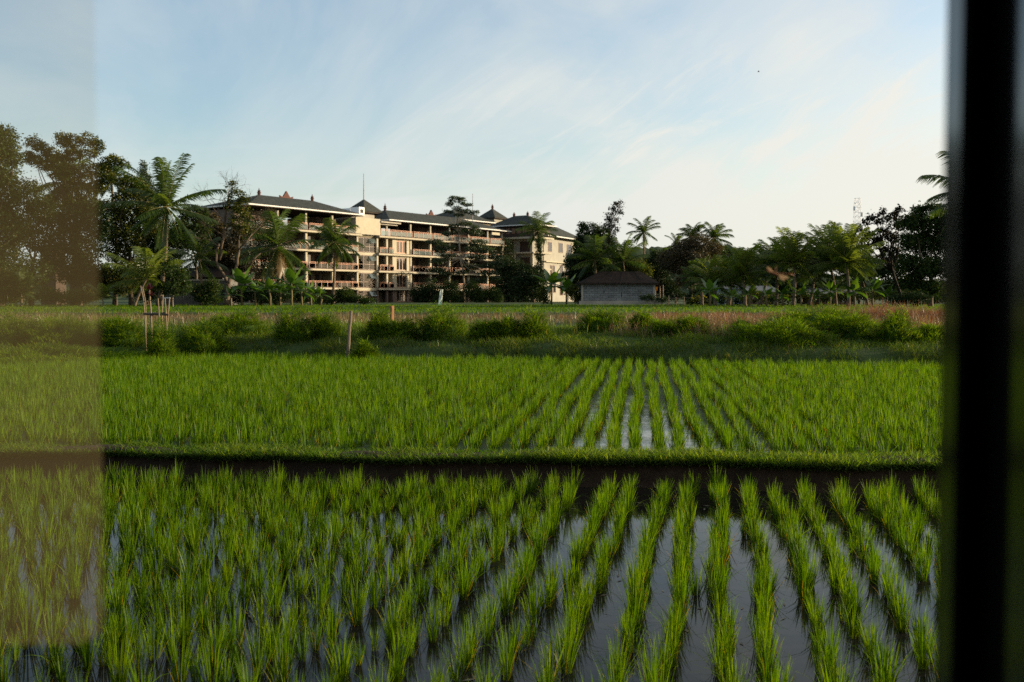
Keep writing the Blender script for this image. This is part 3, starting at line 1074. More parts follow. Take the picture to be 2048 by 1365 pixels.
# ------------------------------------------------------------------ left grove
tree('vine_covered_tree', 'tall vine covered tree column at the outer left of the grove', 86,
     [(10, 285, 26, 34), (-25, 320, 50, 60), (28, 318, 16, 16), (5, 380, 36, 50), (-30, 430, 50, 60), (15, 460, 34, 40), (8, 530, 45, 45), (-40, 540, 50, 55), (30, 570, 30, 30)],
     0, 0.35, 0.30, 1.7, 'leaf', dead=0.03)
tree('vine_covered_tree', 'rounded vine draped tree between the tall column and the broad crowned tree', 90,
     [(58, 395, 30, 33), (84, 425, 28, 26), (45, 455, 32, 34), (78, 480, 30, 26), (70, 545, 32, 30), (40, 590, 30, 16)], 62, 0.25, 0.28, 1.6, 'leaf', dead=0.04)
fk = at(150, 430, 97)
tree('broad_crowned_tree', 'tallest tree with the broad open crown standing over the coconut palms', 97,
     [(68, 287, 15, 14), (62, 315, 14, 12), (88, 300, 12, 12), (104, 308, 15, 15), (125, 280, 17, 14), (146, 283, 16, 15), (176, 280, 20, 13), (197, 292, 12, 11),
      (182, 305, 14, 10), (155, 306, 12, 11), (118, 326, 18, 12), (96, 330, 14, 10), (60, 308, 8, 6), (220, 326, 18, 16), (210, 350, 20, 18), (236, 322, 12, 9),
      (252, 330, 8, 6), (196, 336, 12, 10), (80, 322, 10, 8), (140, 310, 16, 14), (132, 340, 20, 14), (168, 345, 18, 14), (150, 410, 24, 18), (185, 410, 22, 18), (120, 420, 20, 16), (150, 368, 26, 12), (175, 383, 24, 14), (122, 385, 20, 12), (198, 372, 14, 12), (100, 400, 14, 10)],
     152, 0.42, 0.30, 1.5, 'olive', fork=fk, dead=0.03, bark='darkbark', hollow=0.6, dyk=0.9)
palm('coconut palm whose crown is tangled in the broad crowned tree', 101, 128, 366, 74, 148, 22, tr=0.17, emin=-60, seed=3, deadf=0.05)
palm('dark coconut palm squeezed between the broad crowned tree and the spire tree', 100, 222, 362, 44, 228, 18, tr=0.15, mat='palm', seed=4)
tree('spire_tree', 'dark pointed conifer like tree behind the large leaning palm', 104,
     [(287, 328, 4, 8), (287, 342, 8, 8), (288, 356, 14, 8), (290, 372, 19, 10), (294, 392, 24, 14), (298, 420, 28, 20)], 294, 0.2, 0.24, 2.0, 'feather', dead=0.0)
tree('broadleaf_tree', 'bushy olive leaved tree filling the grove under the spire tree', 96,
     [(258, 365, 24, 17), (278, 385, 22, 18), (250, 395, 24, 18), (225, 425, 30, 24), (262, 430, 34, 26), (292, 425, 22, 20), (310, 455, 20, 20), (215, 465, 26, 22), (255, 475, 34, 28), (235, 505, 22, 22)],
     262, 0.28, 0.30, 1.6, 'olive', dead=0.05)
tree('broadleaf_tree', 'low yellowish tree in the shade under the bushy olive tree', 93,
     [(225, 545, 32, 18), (258, 540, 24, 18), (205, 560, 24, 22), (240, 572, 24, 18), (275, 560, 22, 20), (190, 585, 20, 16)], 232, 0.14, 0.28, 1.4, 'olive', dead=0.06)
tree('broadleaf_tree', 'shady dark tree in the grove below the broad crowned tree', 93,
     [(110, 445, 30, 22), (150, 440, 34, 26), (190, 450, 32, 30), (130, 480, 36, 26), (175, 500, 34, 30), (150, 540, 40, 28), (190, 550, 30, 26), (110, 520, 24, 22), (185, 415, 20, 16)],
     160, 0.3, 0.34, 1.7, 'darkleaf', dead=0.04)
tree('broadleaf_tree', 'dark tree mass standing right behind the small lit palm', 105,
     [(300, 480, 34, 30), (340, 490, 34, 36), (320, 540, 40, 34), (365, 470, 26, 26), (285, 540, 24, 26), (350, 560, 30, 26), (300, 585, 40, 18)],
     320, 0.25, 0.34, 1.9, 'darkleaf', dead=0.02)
tree('broadleaf_tree', 'rounded dark tree between the large palm and the half bare tree', 106,
     [(382, 425, 22, 14), (404, 428, 14, 12), (375, 450, 28, 20), (402, 458, 22, 20), (385, 482, 26, 18), (408, 488, 16, 14)], 392, 0.2, 0.30, 1.8, 'leaf', dead=0.03)
palm('large coconut palm with upright fronds rising above the grove', 90, 333, 414, 106, 316, 24, tr=0.17, bow=0.03, emax=88, emin=-62, droop=0.62, seed=21, ll=0.18, stations=38)
palm('small lit coconut palm on a slanting trunk near the stake frame', 85, 293, 558, 76, 268, 15, tr=0.10, bow=-0.02, emin=-20, seed=8, mat='palmgold', droop=0.8)
tree('broadleaf_tree', 'small leafy tree with bright leaves right of the slanting palm', 84,
     [(342, 545, 20, 16), (362, 552, 16, 16), (350, 575, 24, 16), (372, 572, 12, 14), (328, 575, 14, 14), (336, 530, 10, 10)], 345, 0.07, 0.24, 1.3, 'leaf', bark='stake')
palm('ragged low palm reaching from the dark tree towards the half bare tree', 98, 398, 520, 62, 402, 12, tr=0.14, emin=-35, seed=31)
palm('feathery young palm growing low behind the glass pane', 84, 42, 588, 46, 42, 12, tr=0.08, emin=10, seed=33)
palm('tuft of pale fronds at the foot of the low yellowish tree', 83, 205, 596, 34, 206, 9, tr=0.06, emin=20, seed=34, mat='palmgold')
for lab, Y, bl, px, mt in (
        ('lit shrub at the foot of the tall vine column', 83, [(10, 560, 16, 24), (22, 590, 20, 14), (0, 595, 20, 14)], 10, 'olive'),
        ('rough shrub patch in front of the shady grove interior', 83, [(95, 590, 26, 14), (125, 596, 22, 10), (150, 592, 20, 14)], 120, 'leaf'),
        ('thin shrub below the broad crowned tree trunk', 83, [(175, 594, 18, 12), (150, 600, 16, 6)], 168, 'olive'),
        ('dark leafy shrub left of the half bare tree trunk', 88, [(405, 585, 22, 18), (428, 575, 18, 16), (418, 598, 26, 10)], 416, 'leaf'),
        ('dense dark shrub behind the banana plants', 99, [(470, 590, 30, 16), (510, 580, 26, 20), (560, 585, 30, 18), (530, 598, 40, 9)], 520, 'darkleaf'),
        ('shrub under the ragged brown vines left of the hotel', 101, [(600, 588, 16, 16), (618, 596, 16, 10)], 606, 'leaf'),
        ('broad bright bush at the foot of the hotel stairwell', 104, [(690, 588, 17, 13), (678, 596, 16, 10), (704, 598, 14, 8)], 688, 'leaf'),
        ('low round bush right of the broad bright bush', 104, [(722, 600, 14, 7), (738, 602, 10, 5)], 728, 'mound_leaf'),
        ('low weed bush under the palm before the hotel', 104, [(650, 602, 20, 6), (632, 600, 10, 8)], 645, 'mound_leaf'),
        ('dark bush in front of the hotel ground floor', 174, [(838, 588, 20, 14), (862, 584, 18, 18), (852, 600, 28, 8)], 850, 'darkleaf'),
        ('leafy bush under the slender tree, left of its stem', 171, [(900, 582, 20, 20), (882, 598, 16, 10), (912, 600, 16, 8)], 898, 'leaf'),
        ('yellow green bush under the slender tree, right of its stem', 170, [(943, 580, 16, 18), (958, 592, 20, 14), (985, 588, 20, 13), (996, 598, 12, 8)], 962, 'leaf'),
        ('shrub with pale leaves left of the ripe banana plant', 112, [(1085, 588, 9, 13), (1092, 600, 8, 7)], 1087, 'olive'),
        ('shrub with pale leaves between the bananas and the block hut', 111, [(1148, 585, 11, 15), (1156, 598, 9, 9)], 1150, 'olive'),
        ('weed shrub along the plinth of the block hut', 108, [(1296, 596, 16, 6), (1325, 600, 18, 5)], 1310, 'darkleaf'),
        ('lit shrub behind the roof of the block hut', 118, [(1270, 532, 20, 16), (1252, 535, 14, 10), (1290, 545, 14, 16)], 1272, 'olive'),
        ('round dark shrub under the dense dark tree', 82, [(1795, 600, 22, 10), (1830, 596, 30, 14)], 1812, 'darkleaf')):
    bush(lab, Y, bl, px, 0.24, 1.6, mt if mt in M else 'leaf')

# half bare tree: forked limbs, a fan of bare twigs, and vines hanging on one side
Yt = 94.0
b = at(452, 600, Yt)
b[2] = GZ
th = thing('half_bare_tree', 'half bare tree with forked pale limbs and vines on its right side', 'tree', b)
mb = MB()
P2 = lambda x, y, dz=0: at(x, y, Yt + dz)
main = limb(mb, b - np.array((0, 0, .1)), P2(456, 566), 0.30, 0.24, 0.02, 5, k=8)


def twig_fan(mb, p, d, ln, r, depth):
    q = p + d * ln
    limb(mb, p, q, r, r * 0.55, 0.06, 3, k=5 if depth > 1 else 3)
    if depth == 0:
        return
    for _ in range(3 if depth > 1 else 2):
        nd = d + rng.normal(0, 0.42, 3) + np.array((0, 0, 0.10))
        nd /= np.linalg.norm(nd)
        twig_fan(mb, p + d * ln * rng.uniform(0.45, 1.0), nd, ln * rng.uniform(0.6, 0.85), r * 0.55, depth - 1)


for pl, r in (([(456, 566), (446, 548), (434, 530), (432, 505), (438, 488)], 0.16), ([(456, 566), (466, 552), (474, 530), (478, 505), (477, 480), (480, 450)], 0.17),
              ([(474, 530), (467, 520), (466, 514)], 0.07), ([(456, 560), (480, 550), (498, 542), (506, 520), (522, 506), (545, 498)], 0.12),
              ([(438, 520), (446, 480), (450, 455), (452, 420)], 0.15), ([(450, 462), (465, 445), (478, 432)], 0.09), ([(477, 500), (490, 488), (505, 468)], 0.08)):
    pts = [P2(x, y, rng.uniform(-.8, .8)) for x, y in pl]
    for q in range(len(pts) - 1):
        limb(mb, pts[q], pts[q + 1], r * (1 - 0.12 * q), r * (1 - 0.12 * (q + 1)), 0.03, 4, k=6)
mb.build('trunk', M['bark'], th, True)
mb = MB()
for (x, y), dirv, ln in (((452, 440), (-0.15, 0, 1), 1.9), ((450, 450), (-0.6, 0.2, 0.8), 1.9), ((446, 470), (-0.9, -0.2, 0.6), 1.6), ((452, 425), (0.1, 0.3, 1), 1.8),
                         ((440, 495), (-0.7, 0.1, 0.5), 1.2), ((478, 440), (0.5, 0, 1), 1.3), ((540, 498), (0.9, 0, 0.3), 1.2), ((505, 468), (0.6, 0.2, 0.7), 1.1)):
    d = np.array(dirv, float)
    d /= np.linalg.norm(d)
    mb = MB()
    twig_fan(mb, P2(x, y), d, ln, 0.055, 4)
    mb.build('bare_branch', M['bark'], th)
P, T, cen = crown_points([(464, 372, 9, 11), (474, 392, 13, 16), (488, 402, 10, 14), (474, 420, 15, 16), (492, 432, 12, 20), (470, 446, 14, 14), (488, 460, 14, 14), (455, 410, 6, 10)], Yt, 0.24, 0.95)
V, F, Rn = leaf_cloud(P, 0.24, 0.5, 0.4, 0.08, T)
link('crown', npmesh('crown', V - b, F, Rn), M['olive'], th)

tree('vine_thicket', 'brown vine draped thicket hanging before the hotel corner', 104,
     [(520, 442, 22, 18), (540, 430, 16, 12), (512, 470, 26, 22), (535, 485, 26, 20), (505, 505, 20, 20), (540, 520, 20, 16), (520, 545, 22, 16), (560, 470, 14, 18)], 522, 0.2, 0.20, 1.25, 'brownleaf', dead=0.3, asp=0.3)
palm('upright dark palm before the hotel corner beside the brown thicket', 100, 556, 492, 86, 552, 18, tr=0.17, emin=-62, seed=12, droop=0.75, skirt=3)
palm('upright palm with a hanging skirt of dry fronds in front of the hotel', 105, 668, 484, 56, 664, 22, tr=0.13, bow=0.02, emin=-66, seed=14, skirt=7, ll=0.30)
M['yellow'] = leafmat('yellow_leaf', [(0, (0.50, 0.27, 0.02)), (1, (0.55, 0.30, 0.02))], trans=0.4, tcol=(1.2, 1.1, 0.6))
for (px, h, Y, lab) in ((484, 84, 90, 'banana plant with one broad lit leaf right of the half bare tree'), (540, 64, 90, 'banana plant with drooping pale leaves, middle of three left of the hotel'),
                        (583, 82, 91, 'tallest banana plant, below the corner of the hotel'), (462, 44, 89, 'low banana plant touching the trunk of the half bare tree'), (512, 54, 92, 'banana plant between the broad leafed one and the drooping one'), (560, 52, 94, 'banana plant just left of the tallest one below the hotel corner'),
                        (604, 58, 93, 'banana plant just right of the tallest one below the hotel corner'), (640, 44, 96, 'banana plant beside the palm with the dry skirt'), (430, 40, 91, 'small banana plant before the grey garden wall'),
                        (622, 48, 95, 'short banana plant against the hotel ground floor'),
                        (1103, 78, 112, 'banana plant with a yellow hanging leaf left of the block hut'), (1133, 64, 113, 'second banana plant, with an orange dry leaf beside the block hut')):
    bt = banana(lab, Y, px, h)
    if px > 1000:
        mb = MB()
        for dx, y0, y1, w in (((-3.5, 578, 598, 3.0), (0.5, 574, 584, 2.0)) if px == 1103 else ((-0.5, 586, 598, 2.6),)):
            a_, e_ = at(px + dx + 1, y0, Y - 0.35), at(px + dx - 0.6, y1, Y - 0.45)
            wv = np.array((w * 0.5 * mpp(Y), 0, 0))
            m_ = (a_ + e_) / 2 + np.array((0.02, -0.06, 0))
            mb.face([a_ - wv * 0.4, m_ - wv, m_ + wv, a_ + wv * 0.4]).face([m_ - wv, e_ - wv * 0.3, e_ + wv * 0.3, m_ + wv])
        mb.build('dry_leaf', M['yellow'], bt)
# ------------------------------------------------------------------ in front of the hotel and right of it
tree('broadleaf_tree', 'dim brown tree behind the limbs of the half bare tree', 112,
     [(420, 440, 18, 14), (432, 456, 18, 16), (424, 470, 22, 20), (444, 492, 22, 22), (432, 520, 24, 20), (470, 515, 22, 22), (455, 540, 26, 20), (490, 530, 20, 20), (420, 545, 20, 18), (478, 470, 18, 18)], 440, 0.2, 0.32, 2.3, 'brownleaf', dead=0.1)
tiers = [(908, 398, 12, 6), (924, 402, 9, 8), (900, 408, 9, 5), (936, 410, 10, 4), (914, 418, 10, 5), (930, 422, 12, 5), (896, 424, 10, 4), (948, 426, 11, 5), (918, 430, 10, 4),
         (930, 448, 15, 5), (905, 452, 12, 4), (948, 455, 10, 5), (922, 463, 16, 5), (895, 468, 14, 5), (950, 466, 16, 6), (870, 484, 18, 6), (892, 494, 22, 6), (880, 502, 14, 5), (955, 486, 20, 7),
         (972, 500, 20, 7), (940, 498, 12, 6), (990, 514, 18, 7), (955, 514, 20, 7), (985, 530, 22, 7), (1000, 526, 10, 5), (875, 522, 18, 6), (896, 512, 16, 5), (872, 540, 18, 6), (892, 548, 18, 6),
         (945, 535, 20, 7), (975, 546, 22, 6), (958, 560, 18, 5), (990, 556, 14, 5), (925, 545, 12, 5), (862, 560, 10, 4)]
fk = at(919, 470, 172)
tree('tiered_tree', 'slender tall tree with airy tiered foliage in front of the hotel wing', 172, tiers, 928, 0.2, 0.28, 1.7, 'feather', 'palebark', fork=fk, flat=0.5, asp=0.45, hollow=0.3)
tree('dark_thicket', 'dark vine covered thicket between the slender tree and the ripe banana plant', 192,
     [(1004, 532, 20, 18), (1032, 540, 26, 20), (1062, 552, 26, 20), (1015, 568, 28, 22), (1050, 580, 34, 20), (1080, 584, 18, 16), (1000, 592, 18, 12), (1078, 566, 14, 12), (1040, 598, 50, 8)],
     1040, 0.25, 0.45, 1.8, 'darkleaf', dead=0.02)
tree('hanging_leaf_tree', 'narrow dark tree with hanging strap leaves behind the dark thicket', 201,
     [(1012, 486, 10, 10), (1006, 502, 12, 12), (1020, 500, 10, 12), (1014, 520, 14, 14), (1008, 540, 16, 14), (1024, 538, 12, 12)], 1014, 0.2, 0.6, 1.6, 'darkleaf', asp=0.22, dead=0.12)
palm('slim palm with a vine wrapped trunk before the cream hotel block', 206, 1076, 462, 40, 1080, 20, tr=0.2, emin=-58, seed=17, ll=0.3, droop=0.85)
tree('vine_column', 'leafy vine climbing the trunk of the slim palm', 205.4,
     [(1077, 490, 6, 14), (1078, 510, 7, 14), (1079, 530, 7, 14), (1080, 550, 8, 12)], 1080, 0.1, 0.28, 1.5, 'darkleaf', cat='vine')
tree('broadleaf_tree', 'round crowned big tree at the right end of the hotel', 119,
     [(1168, 454, 11, 9), (1162, 470, 11, 12), (1190, 458, 17, 11), (1208, 468, 14, 12), (1178, 480, 20, 16), (1204, 488, 18, 14), (1218, 482, 10, 14), (1165, 502, 20, 16), (1150, 528, 20, 16),
      (1185, 515, 26, 20), (1215, 515, 16, 18), (1136, 552, 14, 14), (1160, 550, 22, 16), (1140, 576, 16, 16), (1170, 575, 20, 14), (1200, 545, 22, 16)],
     1180, 0.3, 0.32, 1.75, 'darkleaf', dead=0.03)
for px_, Yg, bl_, lb_ in ((1172, 212, [(1172, 490, 12, 16), (1165, 515, 14, 16), (1178, 520, 14, 18), (1172, 550, 16, 20)], 'first hidden shading tree of the grove behind the round crowned tree, by the end block'),
                          (1200, 202, [(1198, 482, 13, 14), (1192, 508, 16, 18), (1208, 510, 14, 18), (1200, 545, 18, 22)], 'second hidden shading tree of the grove behind the round crowned tree'),
                          (1226, 194, [(1222, 486, 12, 14), (1218, 512, 15, 18), (1232, 520, 14, 18), (1226, 550, 18, 22)], 'third hidden shading tree of the grove behind the vine topped tree'),
                          (1150, 172, [(1158, 492, 14, 14), (1150, 520, 16, 18), (1165, 515, 16, 18), (1158, 550, 18, 20)], 'fifth hidden shading tree of the grove behind the round crowned tree, nearest the thicket'),
                          (1192, 176, [(1190, 480, 14, 14), (1180, 505, 16, 18), (1200, 505, 16, 18), (1190, 545, 18, 22)], 'sixth hidden shading tree of the grove behind the round crowned tree'),
                          (1068, 178, [(1060, 552, 20, 14), (1078, 560, 16, 14), (1045, 566, 18, 16), (1066, 582, 24, 16)], 'front bush tree of the dark vine covered thicket'),
                          (1240, 238, [(1236, 498, 8, 10), (1246, 515, 10, 12), (1228, 515, 10, 12), (1240, 540, 14, 18), (1226, 560, 12, 20)], 'farthest hidden shading tree of the grove, beside the sunlit end block'),
                          (1252, 188, [(1248, 512, 14, 14), (1258, 530, 15, 18), (1246, 545, 16, 18), (1254, 570, 18, 18)], 'fourth hidden shading tree of the grove behind the spiky fronded palm')):
    tree('broadleaf_tree', lb_, Yg, bl_, px_, 0.3, 0.55, 1.6, 'darkleaf', group='grove trees behind the round crowned tree')  # hidden trees added to shade the hotel floors and end block
tree('vine_topped_tree', 'thin tall tree top with clinging vines leaning over the round crowned tree', 121,
     [(1240, 404, 5, 4), (1236, 412, 8, 6), (1226, 418, 8, 7), (1240, 424, 6, 6), (1221, 430, 8, 6), (1218, 440, 8, 6), (1232, 440, 7, 5), (1212, 448, 8, 5), (1226, 450, 9, 5), (1234, 456, 5, 6), (1228, 466, 6, 5), (1216, 460, 7, 5)],
     1222, 0.16, 0.30, 1.0, 'maroon', fork=at(1218, 470, 121), hollow=0.2)
palm('palm with gold tinged fronds behind the left end of the block hut roof', 115, 1190, 520, 56, 1186, 18, tr=0.16, emin=-40, seed=41, droop=0.8)
palm('upright palm with spiky young fronds behind the middle of the block hut roof', 116, 1246, 524, 56, 1247, 16, tr=0.14, emin=-24, seed=43, droop=0.62)
palm('lone tall thin palm standing above the trees right of the thin vine topped tree', 150, 1287, 465, 33, 1278, 19, tr=0.16, bow=0.035, emin=-62, seed=44, ll=0.27)
tree('broadleaf_tree', 'brownish broad tree below the twin palm crowns', 126,
     [(1372, 492, 26, 14), (1398, 490, 26, 18), (1428, 500, 18, 16), (1355, 508, 26, 16), (1390, 516, 30, 18), (1336, 520, 22, 18), (1365, 535, 30, 18), (1420, 525, 22, 16), (1405, 545, 28, 14), (1375, 562, 26, 14)],
     1380, 0.3, 0.26, 1.6, 'brownleaf', dead=0.12)
tree('broadleaf_tree', 'dark green tree between the lone thin palm and the brownish tree', 130,
     [(1300, 530, 20, 18), (1315, 515, 16, 14), (1285, 545, 18, 18), (1320, 545, 24, 18), (1300, 570, 26, 18), (1335, 575, 26, 16), (1350, 590, 24, 10), (1270, 558, 16, 16)], 1310, 0.25, 0.30, 1.7, 'darkleaf')
palm('dark palm with short fronds in the gap beside the brownish tree', 134, 1324, 522, 34, 1324, 17, tr=0.16, emin=-45, seed=45)
palm('left palm of the pair of tall crowns above the brownish tree', 142, 1386, 476, 36, 1386, 19, tr=0.17, emin=-40, seed=46)
palm('right palm of the pair of tall crowns above the brownish tree', 142, 1428, 476, 40, 1426, 21, tr=0.17, emin=-58, seed=47)
palm('short palm crown peeping over the left side of the brownish tree', 146, 1352, 490, 24, 1352, 14, tr=0.15, emin=-30, seed=48)
ROWG = 'young coconut palms in the plantation row'
for k, (px, py, r, bx, Y, mt, lab) in enumerate((
        (1428, 566, 54, 1430, 92, 'palmgold', 'first young palm of the plantation row, beside the block hut, with yellow lower fronds'),
        (1400, 560, 44, 1404, 99, 'palm', 'young palm standing behind the first one of the plantation row'),
        (1485, 552, 62, 1490, 90, 'palmgold', 'young palm with a bright backlit heart left of the dragonfly'),
        (1462, 562, 50, 1458, 98, 'palm', 'shaded young palm just left of the backlit one'),
        (1552, 540, 66, 1552, 92, 'palm', 'young palm directly behind the dragonfly'),
        (1588, 528, 70, 1586, 88, 'palmgold', 'tall young palm just right of the dragonfly'),
        (1534, 548, 52, 1520, 100, 'palm', 'young palm in the back line left of the dragonfly'),
        (1660, 530, 82, 1672, 90, 'palm', 'highest young palm of the row with ragged upright fronds'),
        (1692, 526, 78, 1697, 86, 'palmgold', 'young palm with a golden drooping crown near the lattice tower'),
        (1628, 552, 56, 1618, 98, 'palm', 'shaded young palm between the two tall ones of the row'),
        (1722, 556, 62, 1735, 97, 'palm', 'last young palm of the row under the dark open branched tree'))):
    palm(lab, Y, px, py, r, bx, 32, tr=0.13, emin=-20, seed=60 + k, mat=mt, group=ROWG, droop=0.72, deadf=0.0, ll=0.225, emax=88)
BG = ('small banana plant under the young palms')
bl = ['left of the pale shed', 'right of the pale shed', 'before the grey roofed house, at its left end', 'before the middle of the grey roofed house', 'before the right end of the grey roofed house', 'left of the brick house',
      'before the brick house, at its left end', 'before the middle of the brick house', 'before the right end of the brick house', 'with a big lit leaf', 'nearest the dense dark tree']
for k, px in enumerate((1415, 1470, 1502, 1532, 1562, 1600, 1632, 1662, 1712, 1745, 1776)):
    banana(BG + ', ' + bl[k], 84 + (k * 7 % 5), px + rng.uniform(-5, 5), rng.uniform(40, 60) * (1.35 if k in (8, 9) else 1), 9, 'banana plants under the young palms')
tree('open_branched_tree', 'dark open branched tree leaning left in front of the lattice tower', 88,
     [(1716, 460, 9, 6), (1730, 470, 11, 8), (1702, 474, 12, 7), (1745, 436, 15, 6), (1733, 446, 9, 6), (1765, 424, 7, 9), (1774, 438, 10, 9), (1795, 420, 7, 8), (1790, 432, 11, 10), (1758, 446, 9, 6),
      (1770, 465, 16, 11), (1752, 482, 16, 10), (1785, 476, 13, 12), (1772, 496, 14, 9), (1745, 468, 10, 7), (1800, 452, 12, 12), (1725, 484, 8, 6), (1795, 505, 12, 10)],
     1808, 0.16, 0.34, 1.15, 'maroon', 'darkbark', fork=at(1786, 545, 88), hollow=0.2, asp=0.6)
tree('broadleaf_tree', 'dense dark tree standing beside the window frame', 84,
     [(1838, 422, 16, 11), (1866, 416, 18, 12), (1815, 446, 18, 16), (1846, 450, 26, 22), (1882, 440, 18, 22), (1818, 485, 20, 20), (1855, 490, 30, 26), (1900, 470, 34, 34), (1815, 525, 20, 18), (1845, 535, 30, 22),
      (1885, 535, 30, 26), (1825, 565, 26, 16), (1868, 575, 26, 16), (1930, 500, 40, 40), (1940, 440, 36, 30)], 1862, 0.25, 0.30, 2.6, 'leaf', dead=0.02, hollow=0.2)
palm('near tall palm whose fronds reach out from behind the window frame', 72, 1962, 392, 112, 1966, 20, tr=0.18, emin=-40, seed=71, droop=0.9, stations=36, ll=0.26)
tree('far_tree', 'pale hazy tree behind the young palms', 150, [(1450, 498, 10, 8), (1440, 508, 14, 10), (1468, 510, 14, 10), (1495, 515, 16, 10), (1520, 518, 14, 10)], 1460, 0.2, 0.3, 1.5, 'leaf')
for k, (px, w, top) in enumerate(((1405, 34, 572), (1455, 34, 560), (1510, 34, 556), (1560, 36, 552), (1612, 34, 556), (1665, 36, 552), (1720, 36, 556), (1775, 34, 560), (1840, 44, 566), (1900, 44, 566))):
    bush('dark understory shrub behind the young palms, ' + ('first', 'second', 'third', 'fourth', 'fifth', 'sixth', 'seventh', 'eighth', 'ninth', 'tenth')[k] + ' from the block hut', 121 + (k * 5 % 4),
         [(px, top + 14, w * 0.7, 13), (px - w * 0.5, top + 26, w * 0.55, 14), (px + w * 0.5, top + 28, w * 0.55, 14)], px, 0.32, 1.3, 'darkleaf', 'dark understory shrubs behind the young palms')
for k, (px, w, top, mt) in enumerate(((1395, 20, 590, 'olive'), (1440, 18, 586, 'leaf'), (1480, 22, 588, 'leaf'), (1522, 20, 582, 'olive'), (1560, 24, 586, 'leaf'), (1605, 24, 580, 'olive'), (1645, 26, 586, 'leaf'), (1690, 22, 580, 'olive'), (1728, 26, 578, 'leaf'), (1765, 24, 574, 'olive'), (1800, 24, 570, 'leaf'))):
    bush('lit undergrowth bush between the young palm trunks, ' + ('first', 'second', 'third', 'fourth', 'fifth', 'sixth', 'seventh', 'eighth', 'ninth', 'tenth', 'eleventh')[k] + ' from the hut', 101 + (k * 3 % 5),
         [(px, top + 8, w * 0.6, 9), (px - w * 0.5, top + 16, w * 0.5, 9), (px + w * 0.5, top + 15, w * 0.5, 10)], px, 0.26, 0.9, mt, 'lit undergrowth bushes between the young palm trunks')
bush('dark bush filling the gap under the open branched tree', 96, [(1782, 512, 18, 14), (1800, 530, 20, 18), (1775, 545, 20, 18), (1805, 560, 20, 18), (1785, 580, 26, 16)], 1788, 0.34, 1.2, 'darkleaf', None)
tree('far_tree', 'dim tree filling the gap between the young palms and the dark open tree', 128, [(1700, 540, 26, 14), (1740, 540, 26, 16), (1770, 530, 20, 16), (1610, 520, 20, 12), (1640, 510, 16, 10)], 1720, 0.2, 0.34, 1.6, 'darkleaf')


# ------------------------------------------------------------------ far wooded hills
M['hill'] = surf('wooded_hill', (0.055, 0.075, 0.035), (0.022, 0.034, 0.018), 0.09, 0.95, 0.05, 1.0, detail=9)
hx = np.linspace(-320, 460, 400)
prof = []
for x in hx:
    px = 1024 + x / 620 * FPX
    base = np.interp(px, [0, 600, 1180, 1250, 1300, 1400, 1450, 1520, 1650, 2000, 2500], [550, 550, 530, 500, 497, 494, 491, 512, 560, 570, 570])
    z = at(px, base, 620)[2]
    z += 3.2 * abs(vnoise(x * 0.06)) + 2.6 * abs(vnoise(x * 0.19, 3)) + 1.2 * vnoise(x * 0.5, 7)
    prof.append(z)
prof = np.array(prof)
V, F = [], []
for i, (x, z) in enumerate(zip(hx, prof)):
    for (dy, f) in ((-120, 0.0), (-80, 0.35), (-45, 0.66), (-20, 0.88), (0, 1.0), (60, 0.8), (160, 0.0)):
        V.append((x, 620 + dy, 1.0 + (z - 1.0) * f + (2.0 * vnoise(x * 0.13, dy * 0.1) if 0 < f < 1 else 0)))
k = 7
for i in range(len(hx) - 1):
    for j in range(k - 1):
        F.append((i * k + j, (i + 1) * k + j, (i + 1) * k + j + 1, i * k + j + 1))
hl = link('hill', npmesh('hill', np.array(V), np.array(F), smooth=False), M['hill'])
tag(hl, 'low wooded hills far behind the palms', kind='structure')


# ------------------------------------------------------------------ building materials
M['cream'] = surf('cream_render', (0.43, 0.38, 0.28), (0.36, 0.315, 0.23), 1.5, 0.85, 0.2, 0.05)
M['creamdim'] = surf('shaded_ochre_render', (0.17, 0.145, 0.095), (0.13, 0.11, 0.07), 1.5, 0.85, 0.2, 0.05)  # ochre darkened to put deeper balcony shadow into the colour
M['white'] = surf('white_paint', (0.58, 0.56, 0.52), (0.50, 0.48, 0.45), 1.5, 0.6, 0.3)
M['whitewall'] = surf('white_render', (0.31, 0.29, 0.24), (0.25, 0.232, 0.19), 0.8, 0.85, 0.2, 0.05)
M['concrete'] = surf('concrete', (0.38, 0.34, 0.27), (0.28, 0.25, 0.20), 1.2, 0.9, 0.2, 0.1)
M['brownwall'] = surf('brown_tile_wall', (0.14, 0.10, 0.08), (0.09, 0.065, 0.05), 2.0, 0.8, 0.2, 0.1)
M['timber'] = surf('dark_timber', (0.060, 0.038, 0.028), (0.035, 0.022, 0.016), 3.0, 0.7, 0.2)
M['rail'] = surf('red_brown_rail', (0.46, 0.20, 0.10), (0.36, 0.15, 0.075), 3.0, 0.55, 0.3)
M['frame'] = surf('brown_window_frame', (0.20, 0.10, 0.055), (0.14, 0.07, 0.04), 3.0, 0.5, 0.3)
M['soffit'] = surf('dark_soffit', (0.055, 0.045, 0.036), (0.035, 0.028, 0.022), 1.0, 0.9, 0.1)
M['stone'] = surf('carved_red_stone', (0.13, 0.062, 0.048), (0.08, 0.04, 0.032), 3.0, 0.85, 0.1, 0.2)
M['steel'] = surf('galvanised_steel', (0.35, 0.35, 0.35), (0.25, 0.25, 0.25), 3.0, 0.5, 0.4)
M['acwhite'] = surf('enamelled_white_metal', (0.70, 0.70, 0.70), (0.62, 0.62, 0.62), 3.0, 0.5, 0.4)
M['black'] = surf('dark_grille', (0.03, 0.03, 0.03), (0.02, 0.02, 0.02), 3.0, 0.7, 0.2)


